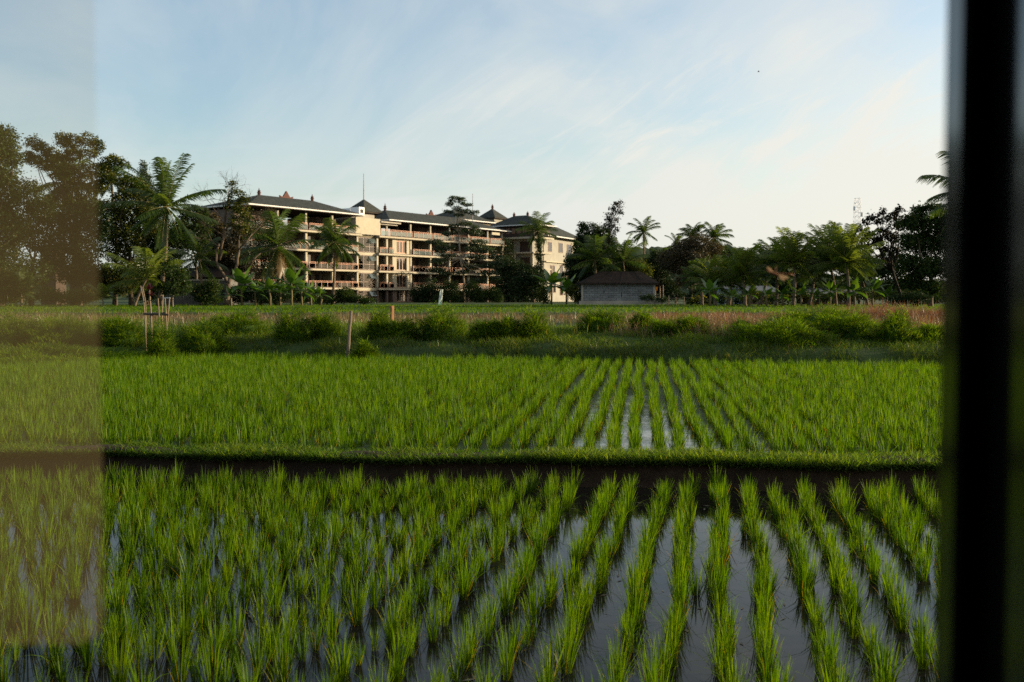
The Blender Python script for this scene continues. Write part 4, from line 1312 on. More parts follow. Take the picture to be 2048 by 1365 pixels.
def shingle(name, c1, c2, sc=(1, 1, 1), bump=0.4):
    m, t, out = newmat(name)
    p = N(t, 'ShaderNodeBsdfPrincipled', i={'Roughness': 0.8})
    p.inputs['Specular IOR Level'].default_value = 0.08
    g = N(t, 'ShaderNodeTexCoord')
    mp = N(t, 'ShaderNodeMapping')
    mp.inputs['Scale'].default_value = sc
    L(t, g.outputs['Object'], mp.inputs[0])
    br = N(t, 'ShaderNodeTexBrick', i={'Color1': (*c1, 1), 'Color2': (*c2, 1), 'Mortar': (*(x * 0.5 for x in c2), 1), 'Scale': 1.0, 'Mortar Size': 0.02, 'Brick Width': 0.6, 'Row Height': 0.25})
    sx = N(t, 'ShaderNodeSeparateXYZ')
    L(t, mp.outputs[0], sx.inputs[0])
    cbx = N(t, 'ShaderNodeCombineXYZ')
    L(t, M2(t, 'ADD', sx.outputs[0], sx.outputs[1]), cbx.inputs[0])
    L(t, sx.outputs[2], cbx.inputs[1])
    L(t, cbx.outputs[0], br.inputs['Vector'])
    no = N(t, 'ShaderNodeTexNoise', i={'Scale': 1.3, 'Detail': 8, 'Roughness': 0.7})
    L(t, g.outputs['Object'], no.inputs['Vector'])
    L(t, mixc(t, 0.55, br.outputs[0], ramp(t, no.outputs[0], [(0.3, (0.45,) * 3), (0.7, (1.35,) * 3)]), 'MULTIPLY'), p.inputs['Base Color'])
    bu = N(t, 'ShaderNodeBump', i={'Strength': bump, 'Distance': 0.03})
    L(t, br.outputs['Fac'], bu.inputs['Height'])
    bu.invert = True
    L(t, bu.outputs[0], p.inputs['Normal'])
    L(t, p.outputs[0], out.inputs[0])
    return m


M['shingle'] = shingle('grey_green_shingle', (0.060, 0.064, 0.056), (0.042, 0.046, 0.042))
M['clay'] = shingle('old_clay_tile', (0.020, 0.014, 0.012), (0.012, 0.009, 0.008), (1, 1, 1.2))
M['block'] = shingle('grey_concrete_block', (0.23, 0.233, 0.233), (0.15, 0.153, 0.153), (1, 1, 1.0), 0.5)
M['brick'] = shingle('brown_brick', (0.16, 0.10, 0.075), (0.11, 0.07, 0.05), (1, 1, 1.6), 0.3)
M['corr'] = surf('pale_sheet_metal', (0.28, 0.32, 0.36), (0.2, 0.23, 0.26), 3.0, 0.5, 0.4, stretch=(6, 6, 0.2))


def glassmat(name, tint, tr, rough=0.03):
    """pane that mirrors part of the light and lets the rest through"""
    m, t, out = newmat(name)
    gl = N(t, 'ShaderNodeBsdfGlossy', i={'Roughness': rough, 'Color': (0.9, 0.9, 0.9, 1)})
    tp = N(t, 'ShaderNodeBsdfTransparent', i={'Color': (*tint, 1)})
    fr = N(t, 'ShaderNodeFresnel', i={'IOR': 1.5})
    f2 = M2(t, 'MULTIPLY_ADD', fr.outputs[0], 1.2, 0.04 if tr else 0.1, clamp=True)
    mx = N(t, 'ShaderNodeMixShader')
    L(t, f2, mx.inputs[0])
    if tr:
        L(t, tp.outputs[0], mx.inputs[1])
    else:
        df = N(t, 'ShaderNodeBsdfDiffuse', i={'Color': (*tint, 1)})
        L(t, df.outputs[0], mx.inputs[1])
    L(t, gl.outputs[0], mx.inputs[2])
    L(t, mx.outputs[0], out.inputs[0])
    return m


M['glass'] = glassmat('clear_glass', (0.80, 0.88, 0.86), True)
M['darkglass'] = glassmat('dark_room_glass', (0.022, 0.020, 0.018), False)
m, t, out = newmat('pale_rail_glass')  # pale sunlit look put into upper rail glass; shaded floors take clear glass
d_ = N(t, 'ShaderNodeBsdfDiffuse', i={'Color': (0.30, 0.36, 0.35, 1)})
tl = N(t, 'ShaderNodeBsdfTranslucent', i={'Color': (0.30, 0.36, 0.35, 1)})
tp = N(t, 'ShaderNodeBsdfTransparent', i={'Color': (0.8, 0.88, 0.86, 1)})
gl = N(t, 'ShaderNodeBsdfGlossy', i={'Roughness': 0.05})
x1 = N(t, 'ShaderNodeMixShader', i={0: 0.5})
L(t, d_.outputs[0], x1.inputs[1]); L(t, tl.outputs[0], x1.inputs[2])
x2 = N(t, 'ShaderNodeMixShader', i={0: 0.65})
L(t, x1.outputs[0], x2.inputs[1]); L(t, tp.outputs[0], x2.inputs[2])
x3 = N(t, 'ShaderNodeMixShader', i={0: 0.12})
L(t, x2.outputs[0], x3.inputs[1]); L(t, gl.outputs[0], x3.inputs[2])
L(t, x3.outputs[0], out.inputs[0])
M['railglass'] = m

# ------------------------------------------------------------------ the hotel
HF = Frame((-41.9, 159.2), (0.5755, 0.8178))
hotel = thing('hotel', 'long cream balcony hotel of four storeys with dark hipped roofs behind the trees', 'hotel', (*HF(34, 6, 0)[:2], 1.1))
ZF = [1.1, 3.85, 7.05, 10.25, 13.45]


def hip_roof(fr, s0, s1, t0, t1, z, ridge_z, r0, r1, parent, mat='shingle', name='roof', axis='s', fascia='white', thick=0.22, gut=0.17):
    """hipped roof on an eave rectangle; ridge from r0 to r1 along s (or along t)"""
    mb = MB()
    tm, sm = (t0 + t1) / 2, (s0 + s1) / 2
    c = [fr(s0, t0, z), fr(s1, t0, z), fr(s1, t1, z), fr(s0, t1, z)]
    if axis == 's':
        a, b_ = fr(r0, tm, ridge_z), fr(r1, tm, ridge_z)
        mb.face([c[0], c[1], b_, a]).face([c[1], c[2], b_]).face([c[2], c[3], a, b_]).face([c[3], c[0], a])
    else:
        a, b_ = fr(sm, r0, ridge_z), fr(sm, r1, ridge_z)
        mb.face([c[0], c[1], a]).face([c[1], c[2], b_, a]).face([c[2], c[3], b_]).face([c[3], c[0], a, b_])
    ro = mb.build(name, M[mat], parent)
    e = 0.05
    so = MB().box(s0 + e, s1 - e, t0 + e, t1 - e, z - thick - 0.06, z - 0.01, fr)
    so.build('soffit', M['soffit'], ro)
    if fascia:
        g = MB()
        w = 0.10
        g.box(s0 - w, s1 + w, t0 - w, t0, z - gut, z + 0.04, fr)
        g.box(s0 - w, s1 + w, t1, t1 + w, z - gut, z + 0.04, fr)
        g.box(s0 - w, s0, t0, t1, z - gut, z + 0.04, fr)
        g.box(s1, s1 + w, t0, t1, z - gut, z + 0.04, fr)
        k = 1
        g.build('gutter', M[fascia], ro)
    return ro


def finial(fr, s, t, z, parent, h=1.3):
    h *= 0.85
    c = fr(s, t, z)
    MB().lathe(c, [(0.26, -0.2), (0.26, 0.25 * h), (0.36, 0.28 * h), (0.36, 0.36 * h), (0.2, 0.42 * h), (0.26, 0.52 * h), (0.32, 0.56 * h), (0.11, 0.72 * h), (0.07, 0.9 * h), (0.02, 1.05 * h)], 8).build('finial', M['stone'], parent)


def crest(fr, s, t, z, parent):
    mb = MB()
    pts = [(-1.5, 0.0), (-1.7, 0.75), (-1.25, 0.5), (-0.8, 0.55), (-0.45, 1.2), (0, 2.0), (0.45, 1.2), (0.8, 0.55), (1.25, 0.5), (1.7, 0.75), (1.5, 0.0)]
    f = [fr(s + x * 0.9, t - 0.15, z - 0.2 + y * 0.68) for x, y in pts]
    b_ = [fr(s + x * 0.9, t + 0.15, z - 0.2 + y * 0.68) for x, y in pts]
    mb.face(f).face(list(reversed(b_)))
    for i in range(len(pts)):
        j = (i + 1) % len(pts)
        mb.face([f[j], f[i], b_[i], b_[j]])
    mb.build('roof_crest', M['stone'], parent)


def window(fr, s0, s1, t, z0, z1, parent, npan=2, mat='darkglass', fw=0.10, dep=0.09, name='window', fmat='frame', hbar=None):
    """framed window standing proud of its wall: frame, and one pane as its child"""
    mb = MB()
    mb.box(s0, s1, t - dep, t, z1 - fw, z1, fr).box(s0, s1, t - dep, t, z0, z0 + fw * 0.8, fr)
    for i in range(npan + 1):
        x = s0 + (s1 - s0 - fw) * i / npan
        mb.box(x, x + fw, t - dep + 0.004, t, z0 + fw * 0.8, z1 - fw, fr)
    if hbar:
        mb.box(s0 + fw, s1 - fw, t - dep + 0.008, t, hbar, hbar + fw * 0.7, fr)
    w = mb.build(name, M[fmat], parent)
    MB().box(s0 + 0.02, s1 - 0.02, t - dep * 0.5, t - dep * 0.5 + 0.02, z0 + 0.02, z1 - 0.02, fr).build('pane', M[mat], w)
    return w


def railing(fr, s0, s1, t, z, parent, h=1.05, step=1.55, glass='railglass'):

    mb = MB()
    mb.box(s0, s1, t - 0.04, t + 0.04, z + h - 0.07, z + h, fr)
    mb.box(s0, s1, t - 0.03, t + 0.03, z + h - 0.26, z + h - 0.20, fr)
    n = max(1, round((s1 - s0) / step))
    for i in range(n + 1):
        x = s0 + (s1 - s0 - 0.07) * i / n
        mb.box(x, x + 0.07, t - 0.035, t + 0.035, z, z + h - 0.07, fr)
    r = mb.build('railing', M['rail'], parent)
    if glass:
        MB().box(s0 + 0.08, s1 - 0.08, t - 0.01, t + 0.01, z + 0.08, z + h - 0.30, fr).build('glass_panel', M[glass], r)
    return r


# floor slabs with a lit, slightly raised lip
for (s0, s1) in ((-0.6, 24.6), (29.2, 69.2)):
    for k in (1, 2, 3, 4):
        z = ZF[k]
        ov = 1.0 if k < 4 else 1.15
        sl = MB().box(s0, s1, -ov, 12.0, z - 0.42, z - 0.12, HF)
        sl.box(s0 - 0.06, s1 + 0.06, -ov - 0.06, 1.0, z - 0.36, z - 0.26, HF)
        so = sl.build('floor_slab', M['cream'], hotel)
        MB().box(s0 + 0.15, s1 - 0.15, -ov + 0.15, 11.9, z - 0.118, z, HF).build('floor_edge', M['brownwall'], so)
cols = [-0.4, 5.7, 11.9, 18.06, 24.2, 29.4, 32.0, 38.7, 44.6, 50.6, 56.8, 63.4, 68.8]
for s in cols:
    z0 = ZF[0] - 0.3
    for k in range(4):
        za = ZF[k] if k else z0
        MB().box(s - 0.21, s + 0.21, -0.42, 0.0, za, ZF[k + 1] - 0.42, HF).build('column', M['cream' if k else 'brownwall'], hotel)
# recessed walls
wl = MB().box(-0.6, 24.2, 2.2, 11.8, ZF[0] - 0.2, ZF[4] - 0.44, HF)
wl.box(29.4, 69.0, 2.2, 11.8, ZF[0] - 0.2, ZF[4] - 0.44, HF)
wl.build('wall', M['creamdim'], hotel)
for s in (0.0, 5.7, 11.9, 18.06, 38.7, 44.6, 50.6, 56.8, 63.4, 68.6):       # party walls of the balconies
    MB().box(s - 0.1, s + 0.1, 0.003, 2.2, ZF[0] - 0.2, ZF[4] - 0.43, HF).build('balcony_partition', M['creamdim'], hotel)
random.seed(3)
bays = list(zip(cols[:4], cols[1:5])) + list(zip(cols[7:12], cols[8:13]))
for (a, b_) in bays:
    for k in range(4):
        z = ZF[k]
        x0 = a + 0.8
        window(HF, x0, x0 + 2.7, 2.2, z + 0.02, z + 2.45, hotel, 3, name='balcony_door')
        if b_ - a > 5.5:
            window(HF, b_ - 1.9, b_ - 0.7, 2.2, z + 0.9, z + 2.4, hotel, 1)
        if k > 0:
            railing(HF, a + 0.25, b_ - 0.25, -0.75, z, hotel, glass='railglass' if k == 3 else 'glass')
# small balcony and the flush cream wall with tall windows beside the stairwell
for k in range(4):
    z = ZF[k]
    if k:
        railing(HF, 29.7, 31.75, -0.75, z, hotel, step=1.0, glass='railglass' if k == 3 else 'glass')
        railing(HF, 32.25, 33.5, -0.75, z, hotel, step=1.0, glass='railglass' if k == 3 else 'glass')
    wm = MB().box(33.6, 34.75, -0.3, 2.15, z, ZF[k + 1] - 0.44, HF).box(37.6, 38.45, -0.3, 2.15, z, ZF[k + 1] - 0.44, HF)
    wm.box(34.753, 37.597, -0.3, 2.15, z + 2.5, ZF[k + 1] - 0.44, HF).box(34.753, 37.597, -0.3, 2.15, z, z + 0.12, HF)
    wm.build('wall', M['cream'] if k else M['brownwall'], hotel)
    window(HF, 34.76, 37.59, 0.0, z + 0.125, z + 2.495, hotel, 3, fw=0.2, fmat='rail' if k == 3 else 'frame')
    window(HF, 30.2, 31.6, 2.2, z + 0.02, z + 2.4, hotel, 1, name='balcony_door')
# glazed stairwell
MB().box(24.25, 29.3, 3.0, 11.8, ZF[0] - 0.2, ZF[4] - 0.3, HF).build('stair_wall', M['brownwall'], hotel)
for k in range(4):
    z = ZF[k]
    z1 = ZF[k + 1] - 0.55
    MB().box(24.4, 29.2, -0.25, 0.05, z1 + 0.003, ZF[k + 1] - 0.06, HF).build('stair_beam', M['cream'] if k != 3 else M['creamdim'], hotel)
    w = window(HF, 24.45, 29.1, -0.05, z + 0.02, z1, hotel, 3, mat='glass', fw=0.09, name='stair_window', hbar=z + 1.0)
    vent = MB()
    a0, a1 = 27.4, 28.9
    zt = z1 - 0.1
    vent.face([HF(a0, -0.16, zt), HF(a1, -0.16, zt), HF(a1, -0.75, zt - 0.85), HF(a0, -0.75, zt - 0.85)])
    vent.face([HF(a0, -0.14, zt - 0.03), HF(a0, -0.73, zt - 0.88), HF(a1, -0.73, zt - 0.88), HF(a1, -0.14, zt - 0.03)])
    vent.build('vent_sash', M['railglass'], w)
    st_ = MB()
    for q in range(10):
        f = q / 10
        st_.box(24.5 + 3.6 * f, 24.5 + 3.6 * (f + 0.1), 1.0, 2.2, z + 2.75 * (1 - f) - 0.25, z + 2.75 * (1 - f) + 0.18, HF)
    st_.box(28.1, 29.2, 1.0, 2.9, z - 0.1, z + 0.45, HF)
    st_.build('stair_flight', M['white'], hotel)
# top floor: blank panel, concrete stair head, flat canopy
MB().box(23.2, 29.55, -1.0, -0.7, ZF[4] - 0.05, 16.35, HF).box(23.2, 23.5, -0.7, 2.0, ZF[4], 16.3, HF).build('blank_panel', M['cream'], hotel)
MB().box(25.4, 31.4, 2.2, 8.5, ZF[4], 17.35, HF).build('stair_head', M['concrete'], hotel)
MB().box(29.6, 35.0, -1.2, 2.0, 15.75, 16.02, HF).box(29.6, 34.4, -0.9, 2.0, 15.40, 15.55, HF).build('canopy', M['concrete'], hotel)
for s in (5.7, 11.9, 18.06, 32.0, 38.7, 44.6, 50.6, 56.8, 63.4, 68.6):
    MB().box(s - 0.17, s + 0.17, -0.4, -0.06, ZF[4], 16.25, HF).build('column', M['concrete'], hotel)
    MB().box(s - 0.2, s + 0.2, 8.0, 8.4, ZF[4], 16.25, HF).build('column', M['concrete'], hotel)
for (a, b_) in ((0.0, 5.4), (5.9, 11.7), (12.1, 17.8), (18.3, 23.1), (29.7, 31.8), (32.2, 38.5), (38.9, 44.4), (44.8, 50.4), (50.8, 56.6), (57.0, 63.2), (63.6, 68.6)):
    railing(HF, a, b_, -0.95, ZF[4], hotel, h=1.15)
for (a, b_, c_, z_) in ((-0.4, 6.0, 3.0, 16.3), (18.5, 23.2, 4.0, 16.3), (46.0, 68.6, 4.0, 16.2)):
    MB().box(a, b_, c_, 11.5, ZF[4], z_, HF).build('terrace_wall', M['brownwall'], hotel)
window(HF, 48.5, 50.0, 4.0, ZF[4] + 1.1, ZF[4] + 2.2, hotel, 1)
MB().box(64.2, 67.0, -0.9, -0.6, 15.35, 15.9, HF).build('canopy', M['cream'], hotel)
# roofs
r1 = hip_roof(HF, -1.0, 25.0, -1.2, 13.0, 16.85, 19.3, 7.2, 19.3, hotel)
finial(HF, 7.2, 5.9, 19.3, hotel)
finial(HF, 19.3, 5.9, 19.3, hotel)
crest(HF, 13.2, 5.9, 19.3, hotel)
r2 = hip_roof(HF, 31.8, 70.7, -1.2, 13.0, 16.45, 19.0, 38.4, 61.5, hotel)
finial(HF, 38.4, 5.9, 18.9, hotel, 1.6)
crest(HF, 52.3, 5.9, 18.9, hotel)
r3 = hip_roof(HF, 66.0, 82.0, 10.0, 22.0, 19.35, 22.0, 72.0, 76.0, hotel)
MB().box(66.8, 81.2, 10.8, 21.2, ZF[0], 19.1, HF).build('wall', M['creamdim'], hotel)
r4 = hip_roof(HF, 31.7, 37.4, 5.0, 10.7, 18.3, 20.9, 34.5, 34.6, hotel, fascia=None)
MB().box(32.2, 36.9, 5.5, 10.2, ZF[4], 18.2, HF).build('stair_tower', M['soffit'], hotel)
MB().tube([HF(34.55, 7.85, 20.8), HF(34.55, 7.85, 23.5), HF(34.55, 7.85, 25.8)], [0.11, 0.09, 0.05], 6).build('mast', M['steel'], hotel)
MB().tube([HF(66.5, 6.0, 18), HF(66.5, 6.0, 24.6)], [0.09, 0.06], 6).build('mast', M['steel'], hotel)
for (s, t_, z, w) in ((29.0, 6.0, 17.36, 1.5), (28.2, 3.0, 17.36, 1.4)):
    a_ = MB().box(s, s + w, t_, t_ + 2.2, z, z + 1.35, HF).build('air_conditioner', M['acwhite'], hotel)
    MB().box(s + 0.3, s + w - 0.3, t_ - 0.03, t_ - 0.004, z + 0.25, z + 0.95, HF).build('grille', M['black'], a_)
# projecting pavilion at the far end of the wing
PV = (72.6, 81.2, -6.2, 6.5)
hip_roof(HF, *PV, 17.9, 20.3, -1.4, 2.3, hotel, axis='t')
finial(HF, 76.9, -1.35, 20.3, hotel, 1.0)
finial(HF, 76.9, 2.3, 20.3, hotel, 1.0)
MB().box(73.6, 80.2, -5.2, 5.6, 15.3, 17.62, HF).build('timber_storey', M['timber'], hotel)
sh = MB()
for i in range(7):
    sh.box(73.55, 73.597, -4.8 + i * 1.5, -3.9 + i * 1.5, 16.1, 17.3, HF)
sh.build('shutter', M['frame'], hotel)
MB().box(73.0, 80.8, -5.8, 6.2, 14.9, 15.297, HF).build('floor_slab', M['cream'], hotel)
MB().box(74.8, 79.8, -4.0, 5.8, ZF[0], 14.897, HF).build('wall', M['whitewall'], hotel)
for z in (4.4, 8.2, 11.7):
    MB().box(73.2, 80.4, -5.4, -4.003, z, z + 0.3, HF).box(73.2, 74.797, -4.0, 6, z, z + 0.3, HF).build('floor_slab', M['cream'], hotel)
    for t_ in (-5.1, -0.5, 4.5):
        MB().box(73.4, 73.75, t_, t_ + 0.35, z - 3.4, z, HF).build('column', M['cream'], hotel)
    for t_ in (-3.4, 1.0):
        MB().box(74.72, 74.797, t_, t_ + 2.6, z + 0.3, z + 2.7, HF).build('balcony_door', M['timber'], hotel)
# small pagoda roofed tower behind
TF = Frame((-4.6, 235.0), (0.5755, 0.8178))
hip_roof(TF, -2.7, 2.7, -2.7, 2.7, 20.7, 23.0, -0.05, 0.05, hotel, fascia=None)
MB().box(-2.0, 2.0, -2.0, 2.0, 14, 20.5, TF).build('tower', M['whitewall'], hotel)
finial(TF, 0, 0, 22.95, hotel, 1.3)
# sunlit end block
EF = Frame((10.4, 225.0), (0.42, 0.907))
hip_roof(EF, -6.0, 18.5, 0.0, 12.0, 15.85, 19.4, -1.0, 10.0, hotel)
MB().box(-4.5, 17.0, 1.6, 10.4, ZF[0], 15.6, EF).build('wall', M['whitewall'], hotel)
MB().box(-4.5, 17.6, 1.0, 1.597, 10.0, 10.25, EF).build('floor_slab', M['cream'], hotel)
for (s0, s1, z0, z1) in ((4.2, 6.6, 12.4, 14.7), (9.3, 12.2, 12.0, 14.6), (-2, 0.0, 12.4, 14.6), (0.8, 1.8, 7.4, 9.4), (-0.8, 0.3, 7.2, 9.4), (5.0, 6.7, 6.6, 9.6), (9.0, 10.4, 7.0, 9.4),
                         (-1.5, 0.5, 3.2, 5.6), (1.0, 2.4, 3.2, 5.6), (5.0, 6.8, 2.6, 5.6), (9.0, 10.4, 3.2, 5.4)):
    window(EF, s0, s1, 1.6, z0, z1, hotel, 1, fw=0.12)
MB().box(4.4, 8.2, 0.7, 1.597, 6.2, 6.5, EF).box(4.4, 8.2, 0.7, 0.8, 6.5, 7.4, EF).build('balcony', M['cream'], hotel)

# ------------------------------------------------------------------ block hut
YH = 110.0
hx0, hx1 = at(1163, 590, YH)[0], at(1310, 590, YH)[0]
hut = thing('block_hut', 'low grey concrete block hut with a dark clay tile hip roof', 'hut', ((hx0 + hx1) / 2, YH + 2.5, GZ))
wz = at(1200, 567, YH)[2]
MB().box(hx0, hx1, YH, YH + 5.0, 1.6, wz, FW).build('wall', M['block'], hut)
MB().box(hx0 - 0.25, hx1 + 1.0, YH - 0.3, YH + 5.2, GZ - 0.2, 1.6, FW).build('plinth', M['concrete'], hut)
MB().box(hx0 - 0.02, hx0 + 0.2, YH - 0.03, YH + 0.2, 1.603, wz - 0.003).box(hx1 - 0.2, hx1 + 0.02, YH - 0.03, YH + 0.2, 1.603, wz - 0.003).build('corner_pillar', M['concrete'], hut)
hp = MB()
for x, z, h in ((1208, 584, 0.35), (1243, 590, 0.55)):
    c = at(x, z, YH)
    hp.box(c[0] - 0.05, c[0] + 0.05, YH - 0.006, YH - 0.002, c[2] - h / 2, c[2] + h / 2)
hp.build('wall_slot', M['black'], hut)
rz = at(1240, 543.5, YH + 2.5)[2]
rf = MB()
ex0, ex1, ey0, ey1 = hx0 - 0.35, hx1 + 0.45, YH - 0.55, YH + 5.5
ra, rb = (at(1199, 543, YH + 2.5)[0], YH + 2.5, rz), (at(1281, 543, YH + 2.5)[0], YH + 2.5, rz)
n_ = 14
ridge = [(ra[0] + (rb[0] - ra[0]) * i / n_, YH + 2.5, rz + 0.012 * math.sin(i * 1.7)) for i in range(n_ + 1)]
eav = [(ex0 + (ex1 - ex0) * i / n_, ey0, wz + 0.02 + 0.006 * math.sin(i * 1.1)) for i in range(n_ + 1)]
eab = [(p[0], ey1, p[2]) for p in eav]
for i in range(n_):
    rf.face([eav[i], eav[i + 1], ridge[i + 1], ridge[i]]).face([eab[i + 1], eab[i], ridge[i], ridge[i + 1]])
rf.face([eab[0], eav[0], ridge[0]])
lo = (at(1326, 573, YH)[0], ey0 + 0.6, at(1326, 573, YH)[2])
lo2 = (lo[0], ey1 - 0.6, lo[2])
rf.face([eav[-1], lo, lo2, eab[-1], ridge[-1]])
o = rf.build('roof', M['clay'], hut)
MB().box(ex0 + 0.06, ex1 - 0.06, ey0 + 0.06, ey1 - 0.06, wz - 0.12, wz - 0.04).build('eave_board', M['timber'], o)
for x in (1312, 1323, 1330):
    c = at(x, 590, YH)
    MB().tube([(c[0], YH + 0.4 + (x - 1312) * 0.05, GZ), (c[0] - 0.05, YH + 0.4 + (x - 1312) * 0.05, wz - 0.15)], 0.07, 7).build('post', M['stake' if x == 1312 else 'grey_wood'], hut)
MB().box(hx1 + 0.25, hx1 + 0.33, YH + 1.2, YH + 4.8, 1.6, wz - 0.2).build('side_boarding', M['timber'], hut)
cl = at(1313, 574, YH - 0.1)
V = []
for j in range(6):
    for i in range(5):
        V.append((cl[0] + (i - 2) * 0.075 * (1 - 0.05 * j) + 0.02 * math.sin(j), YH - 0.02 + 0.05 * math.sin(i * 2.2 + j * 0.6), cl[2] - j * 0.085))
F = [(j * 5 + i, j * 5 + i + 1, j * 5 + i + 6, j * 5 + i + 5) for j in range(5) for i in range(4)]
M['orange'] = surf('orange_cloth', (0.75, 0.26, 0.03), (0.62, 0.2, 0.02), 4.0, 0.8, 0.1)
tag(link('hanging_cloth', npmesh('hanging_cloth', V, np.array(F), smooth=True), M['orange']), 'bright orange cloth hanging at the right end of the block hut', 'cloth')


# ------------------------------------------------------------------ village houses and walls behind the plants
def house(name, label, cat, px0, px1, eave_py, ridge_py, Y, dep, wall, roofm, over=0.5, wins=()):
    x0, x1 = at(px0, 590, Y)[0], at(px1, 590, Y)[0]
    ze, zr = at(px0, eave_py, Y)[2], at(px0, ridge_py, Y + dep / 2)[2]
    th = thing(name, label, cat, ((x0 + x1) / 2, Y + dep / 2, GZ))
    MB().box(x0, x1, Y, Y + dep, GZ - 0.1, ze).build('wall', M[wall], th)
    rf = MB()
    y0, y1, ym = Y - over, Y + dep + over, Y + dep / 2
    a, b_ = x0 - over, x1 + over
    tk = 0.10
    for (p, q, r_, s_) in (((a, y0, ze - 0.1), (b_, y0, ze - 0.1), (b_, ym, zr), (a, ym, zr)), ((b_, y1, ze - 0.1), (a, y1, ze - 0.1), (a, ym, zr), (b_, ym, zr))):
        rf.face([p, q, r_, s_])
        rf.face([(v[0], v[1], v[2] - tk) for v in (s_, r_, q, p)])
    for x in (x0, x1):
        rf.face([(x, Y, ze - 0.02), (x, Y + dep, ze - 0.02), (x, ym, zr - 0.12)])
    rf.build('roof', M[roofm], th)
    for (wx0, wx1, wy0, wy1, kind) in wins:
        p, q = at(wx0, wy1, Y), at(wx1, wy0, Y)
        window(FW, p[0], q[0], Y, max(p[2], GZ + 0.05), q[2], th, 1, name=kind, fw=0.07, mat='railglass' if kind == 'window' else 'darkglass')
    return th


M['oldwall'] = surf('weathered_grey_wall', (0.13, 0.125, 0.115), (0.08, 0.077, 0.07), 1.0, 0.9, 0.15, 0.1)
M['sheet'] = surf('grey_roof_sheet', (0.10, 0.105, 0.112), (0.065, 0.068, 0.072), 1.0, 0.6, 0.3, stretch=(5, 1, 1))
house('house', 'dim grey house half hidden in the grove behind the glass pane', 'house', 82, 112, 500, 490, 112, 2.6, 'timber', 'clay', wins=((98, 106, 503, 524, 'window'),))
house('house', 'weathered grey house glimpsed between the small leafy tree and the half bare tree', 'house', 372, 446, 553, 536, 108, 6, 'oldwall', 'clay', wins=((408, 416, 572, 598, 'door'),))
house('shed', 'pale blue grey sheet metal shed behind the young palms', 'shed', 1448, 1483, 577, 571, 112, 4, 'corr', 'sheet', 0.15, wins=((1453, 1463, 584, 608, 'door'),))
house('house', 'low grey roofed house behind the young palms, right of the pale shed', 'house', 1494, 1548, 582, 572, 116, 6, 'brownwall', 'sheet', wins=((1504, 1514, 586, 598, 'window'), (1530, 1537, 586, 606, 'door')))
house('house', 'long brown brick house behind the bananas at the right', 'house', 1622, 1708, 586, 576, 118, 6, 'brick', 'sheet', wins=((1635, 1645, 590, 600, 'window'), (1682, 1690, 590, 608, 'door')))
gw = at(395, 585, 103)
th = thing('garden_wall', 'long grey garden wall at the foot of the grove left of the half bare tree', 'wall', (gw[0], 103, GZ))
MB().box(at(330, 590, 103)[0], at(452, 590, 103)[0], 103, 103.25, GZ - 0.1, at(395, 562, 103)[2]).build('wall_body', M['oldwall'], th)
MB().box(at(328, 590, 103)[0], at(454, 590, 103)[0], 102.9, 103.35, at(395, 562, 103)[2] + 0.002, at(395, 560, 103)[2] + 0.05).build('coping', M['concrete'], th)

# lattice tower
YL = 420.0
c0, top = at(1712, 600, YL), at(1712, 397, YL)
tw = thing('lattice_tower', 'slim steel lattice tower rising behind the dark open branched tree', 'tower', (c0[0], YL, GZ))
mb = MB()
lv = 22
for i in range(lv):
    z0, z1 = GZ + (top[2] - GZ) * i / lv, GZ + (top[2] - GZ) * (i + 1) / lv
    w0, w1 = 2.0 - 1.05 * i / lv, 2.0 - 1.05 * (i + 1) / lv
    q0 = [(c0[0] + a * w0, YL + b_ * w0, z0) for a, b_ in ((-1, -1), (1, -1), (1, 1), (-1, 1))]
    q1 = [(c0[0] + a * w1, YL + b_ * w1, z1) for a, b_ in ((-1, -1), (1, -1), (1, 1), (-1, 1))]
    for j in range(4):
        mb.tube([q0[j], q1[j]], 0.075, 4, False)
        mb.tube([q0[j], q1[(j + 1) % 4]], 0.035, 3, False)
        mb.tube([q1[j], q1[(j + 1) % 4]], 0.035, 3, False)
mb.build('mast', M['steel'], tw)
for (z, a) in ((0.90, -1), (0.72, 1), (0.64, -1), (0.84, 1), (0.60, 1)):
    zz_ = GZ + (top[2] - GZ) * z
    w = 2.0 - 1.05 * z
    MB().lathe((c0[0] + a * (w + 0.5), YL - w, zz_), [(0.2, -0.9), (0.5, -0.8), (0.5, 0.8), (0.2, 0.9)], 8).build('antenna', M['acwhite'], tw)


# ------------------------------------------------------------------ stakes, posts, banner
def gz_at(x, Y):
    return float(bankz(Y - Yu(np.array([x]))[0]))


YS = 26.3
b = at(312, 690, YS)
zs = gz_at(b[0], YS)
sf = thing('stake_frame', 'frame of thin bamboo stakes with a dark crossbar standing on the grassy slope', 'stake frame', (b[0], YS, zs))
for (pl, dy) in (([(281, 572), (287, 600), (290, 640), (293, 684)], 0), ([(285, 575), (291, 604), (292, 640)], 0.5), ([(316, 597), (318, 630), (320, 660), (319, 694)], -0.15), ([(326, 590), (324, 628), (322, 662)], 0.5),
                 ([(330, 597), (332, 628), (332, 690)], 0.45), ([(339, 598), (336, 628), (334, 660), (331, 684)], 0.0)):
    pts = [at(x, y, YS + dy) for x, y in pl]
    pts[-1][2] = min(pts[-1][2], gz_at(pts[-1][0], pts[-1][1]) - 0.05)
    MB().tube(pts, [0.016] * len(pts), 6).build('stake', M['stake'], sf, True)
for (a, c, dy) in (((287, 628), (337, 630), -0.04), ((290, 629), (334, 627), 0.48)):
    MB().tube([at(*a, YS + dy), at(*c, YS + dy)], 0.030, 6).build('crossbar', M['plank'], sf)
MB().tube([at(326, 596.5, YS + 0.5), at(340, 596.5, YS)], 0.013, 5).build('top_tie', M['white'], sf)
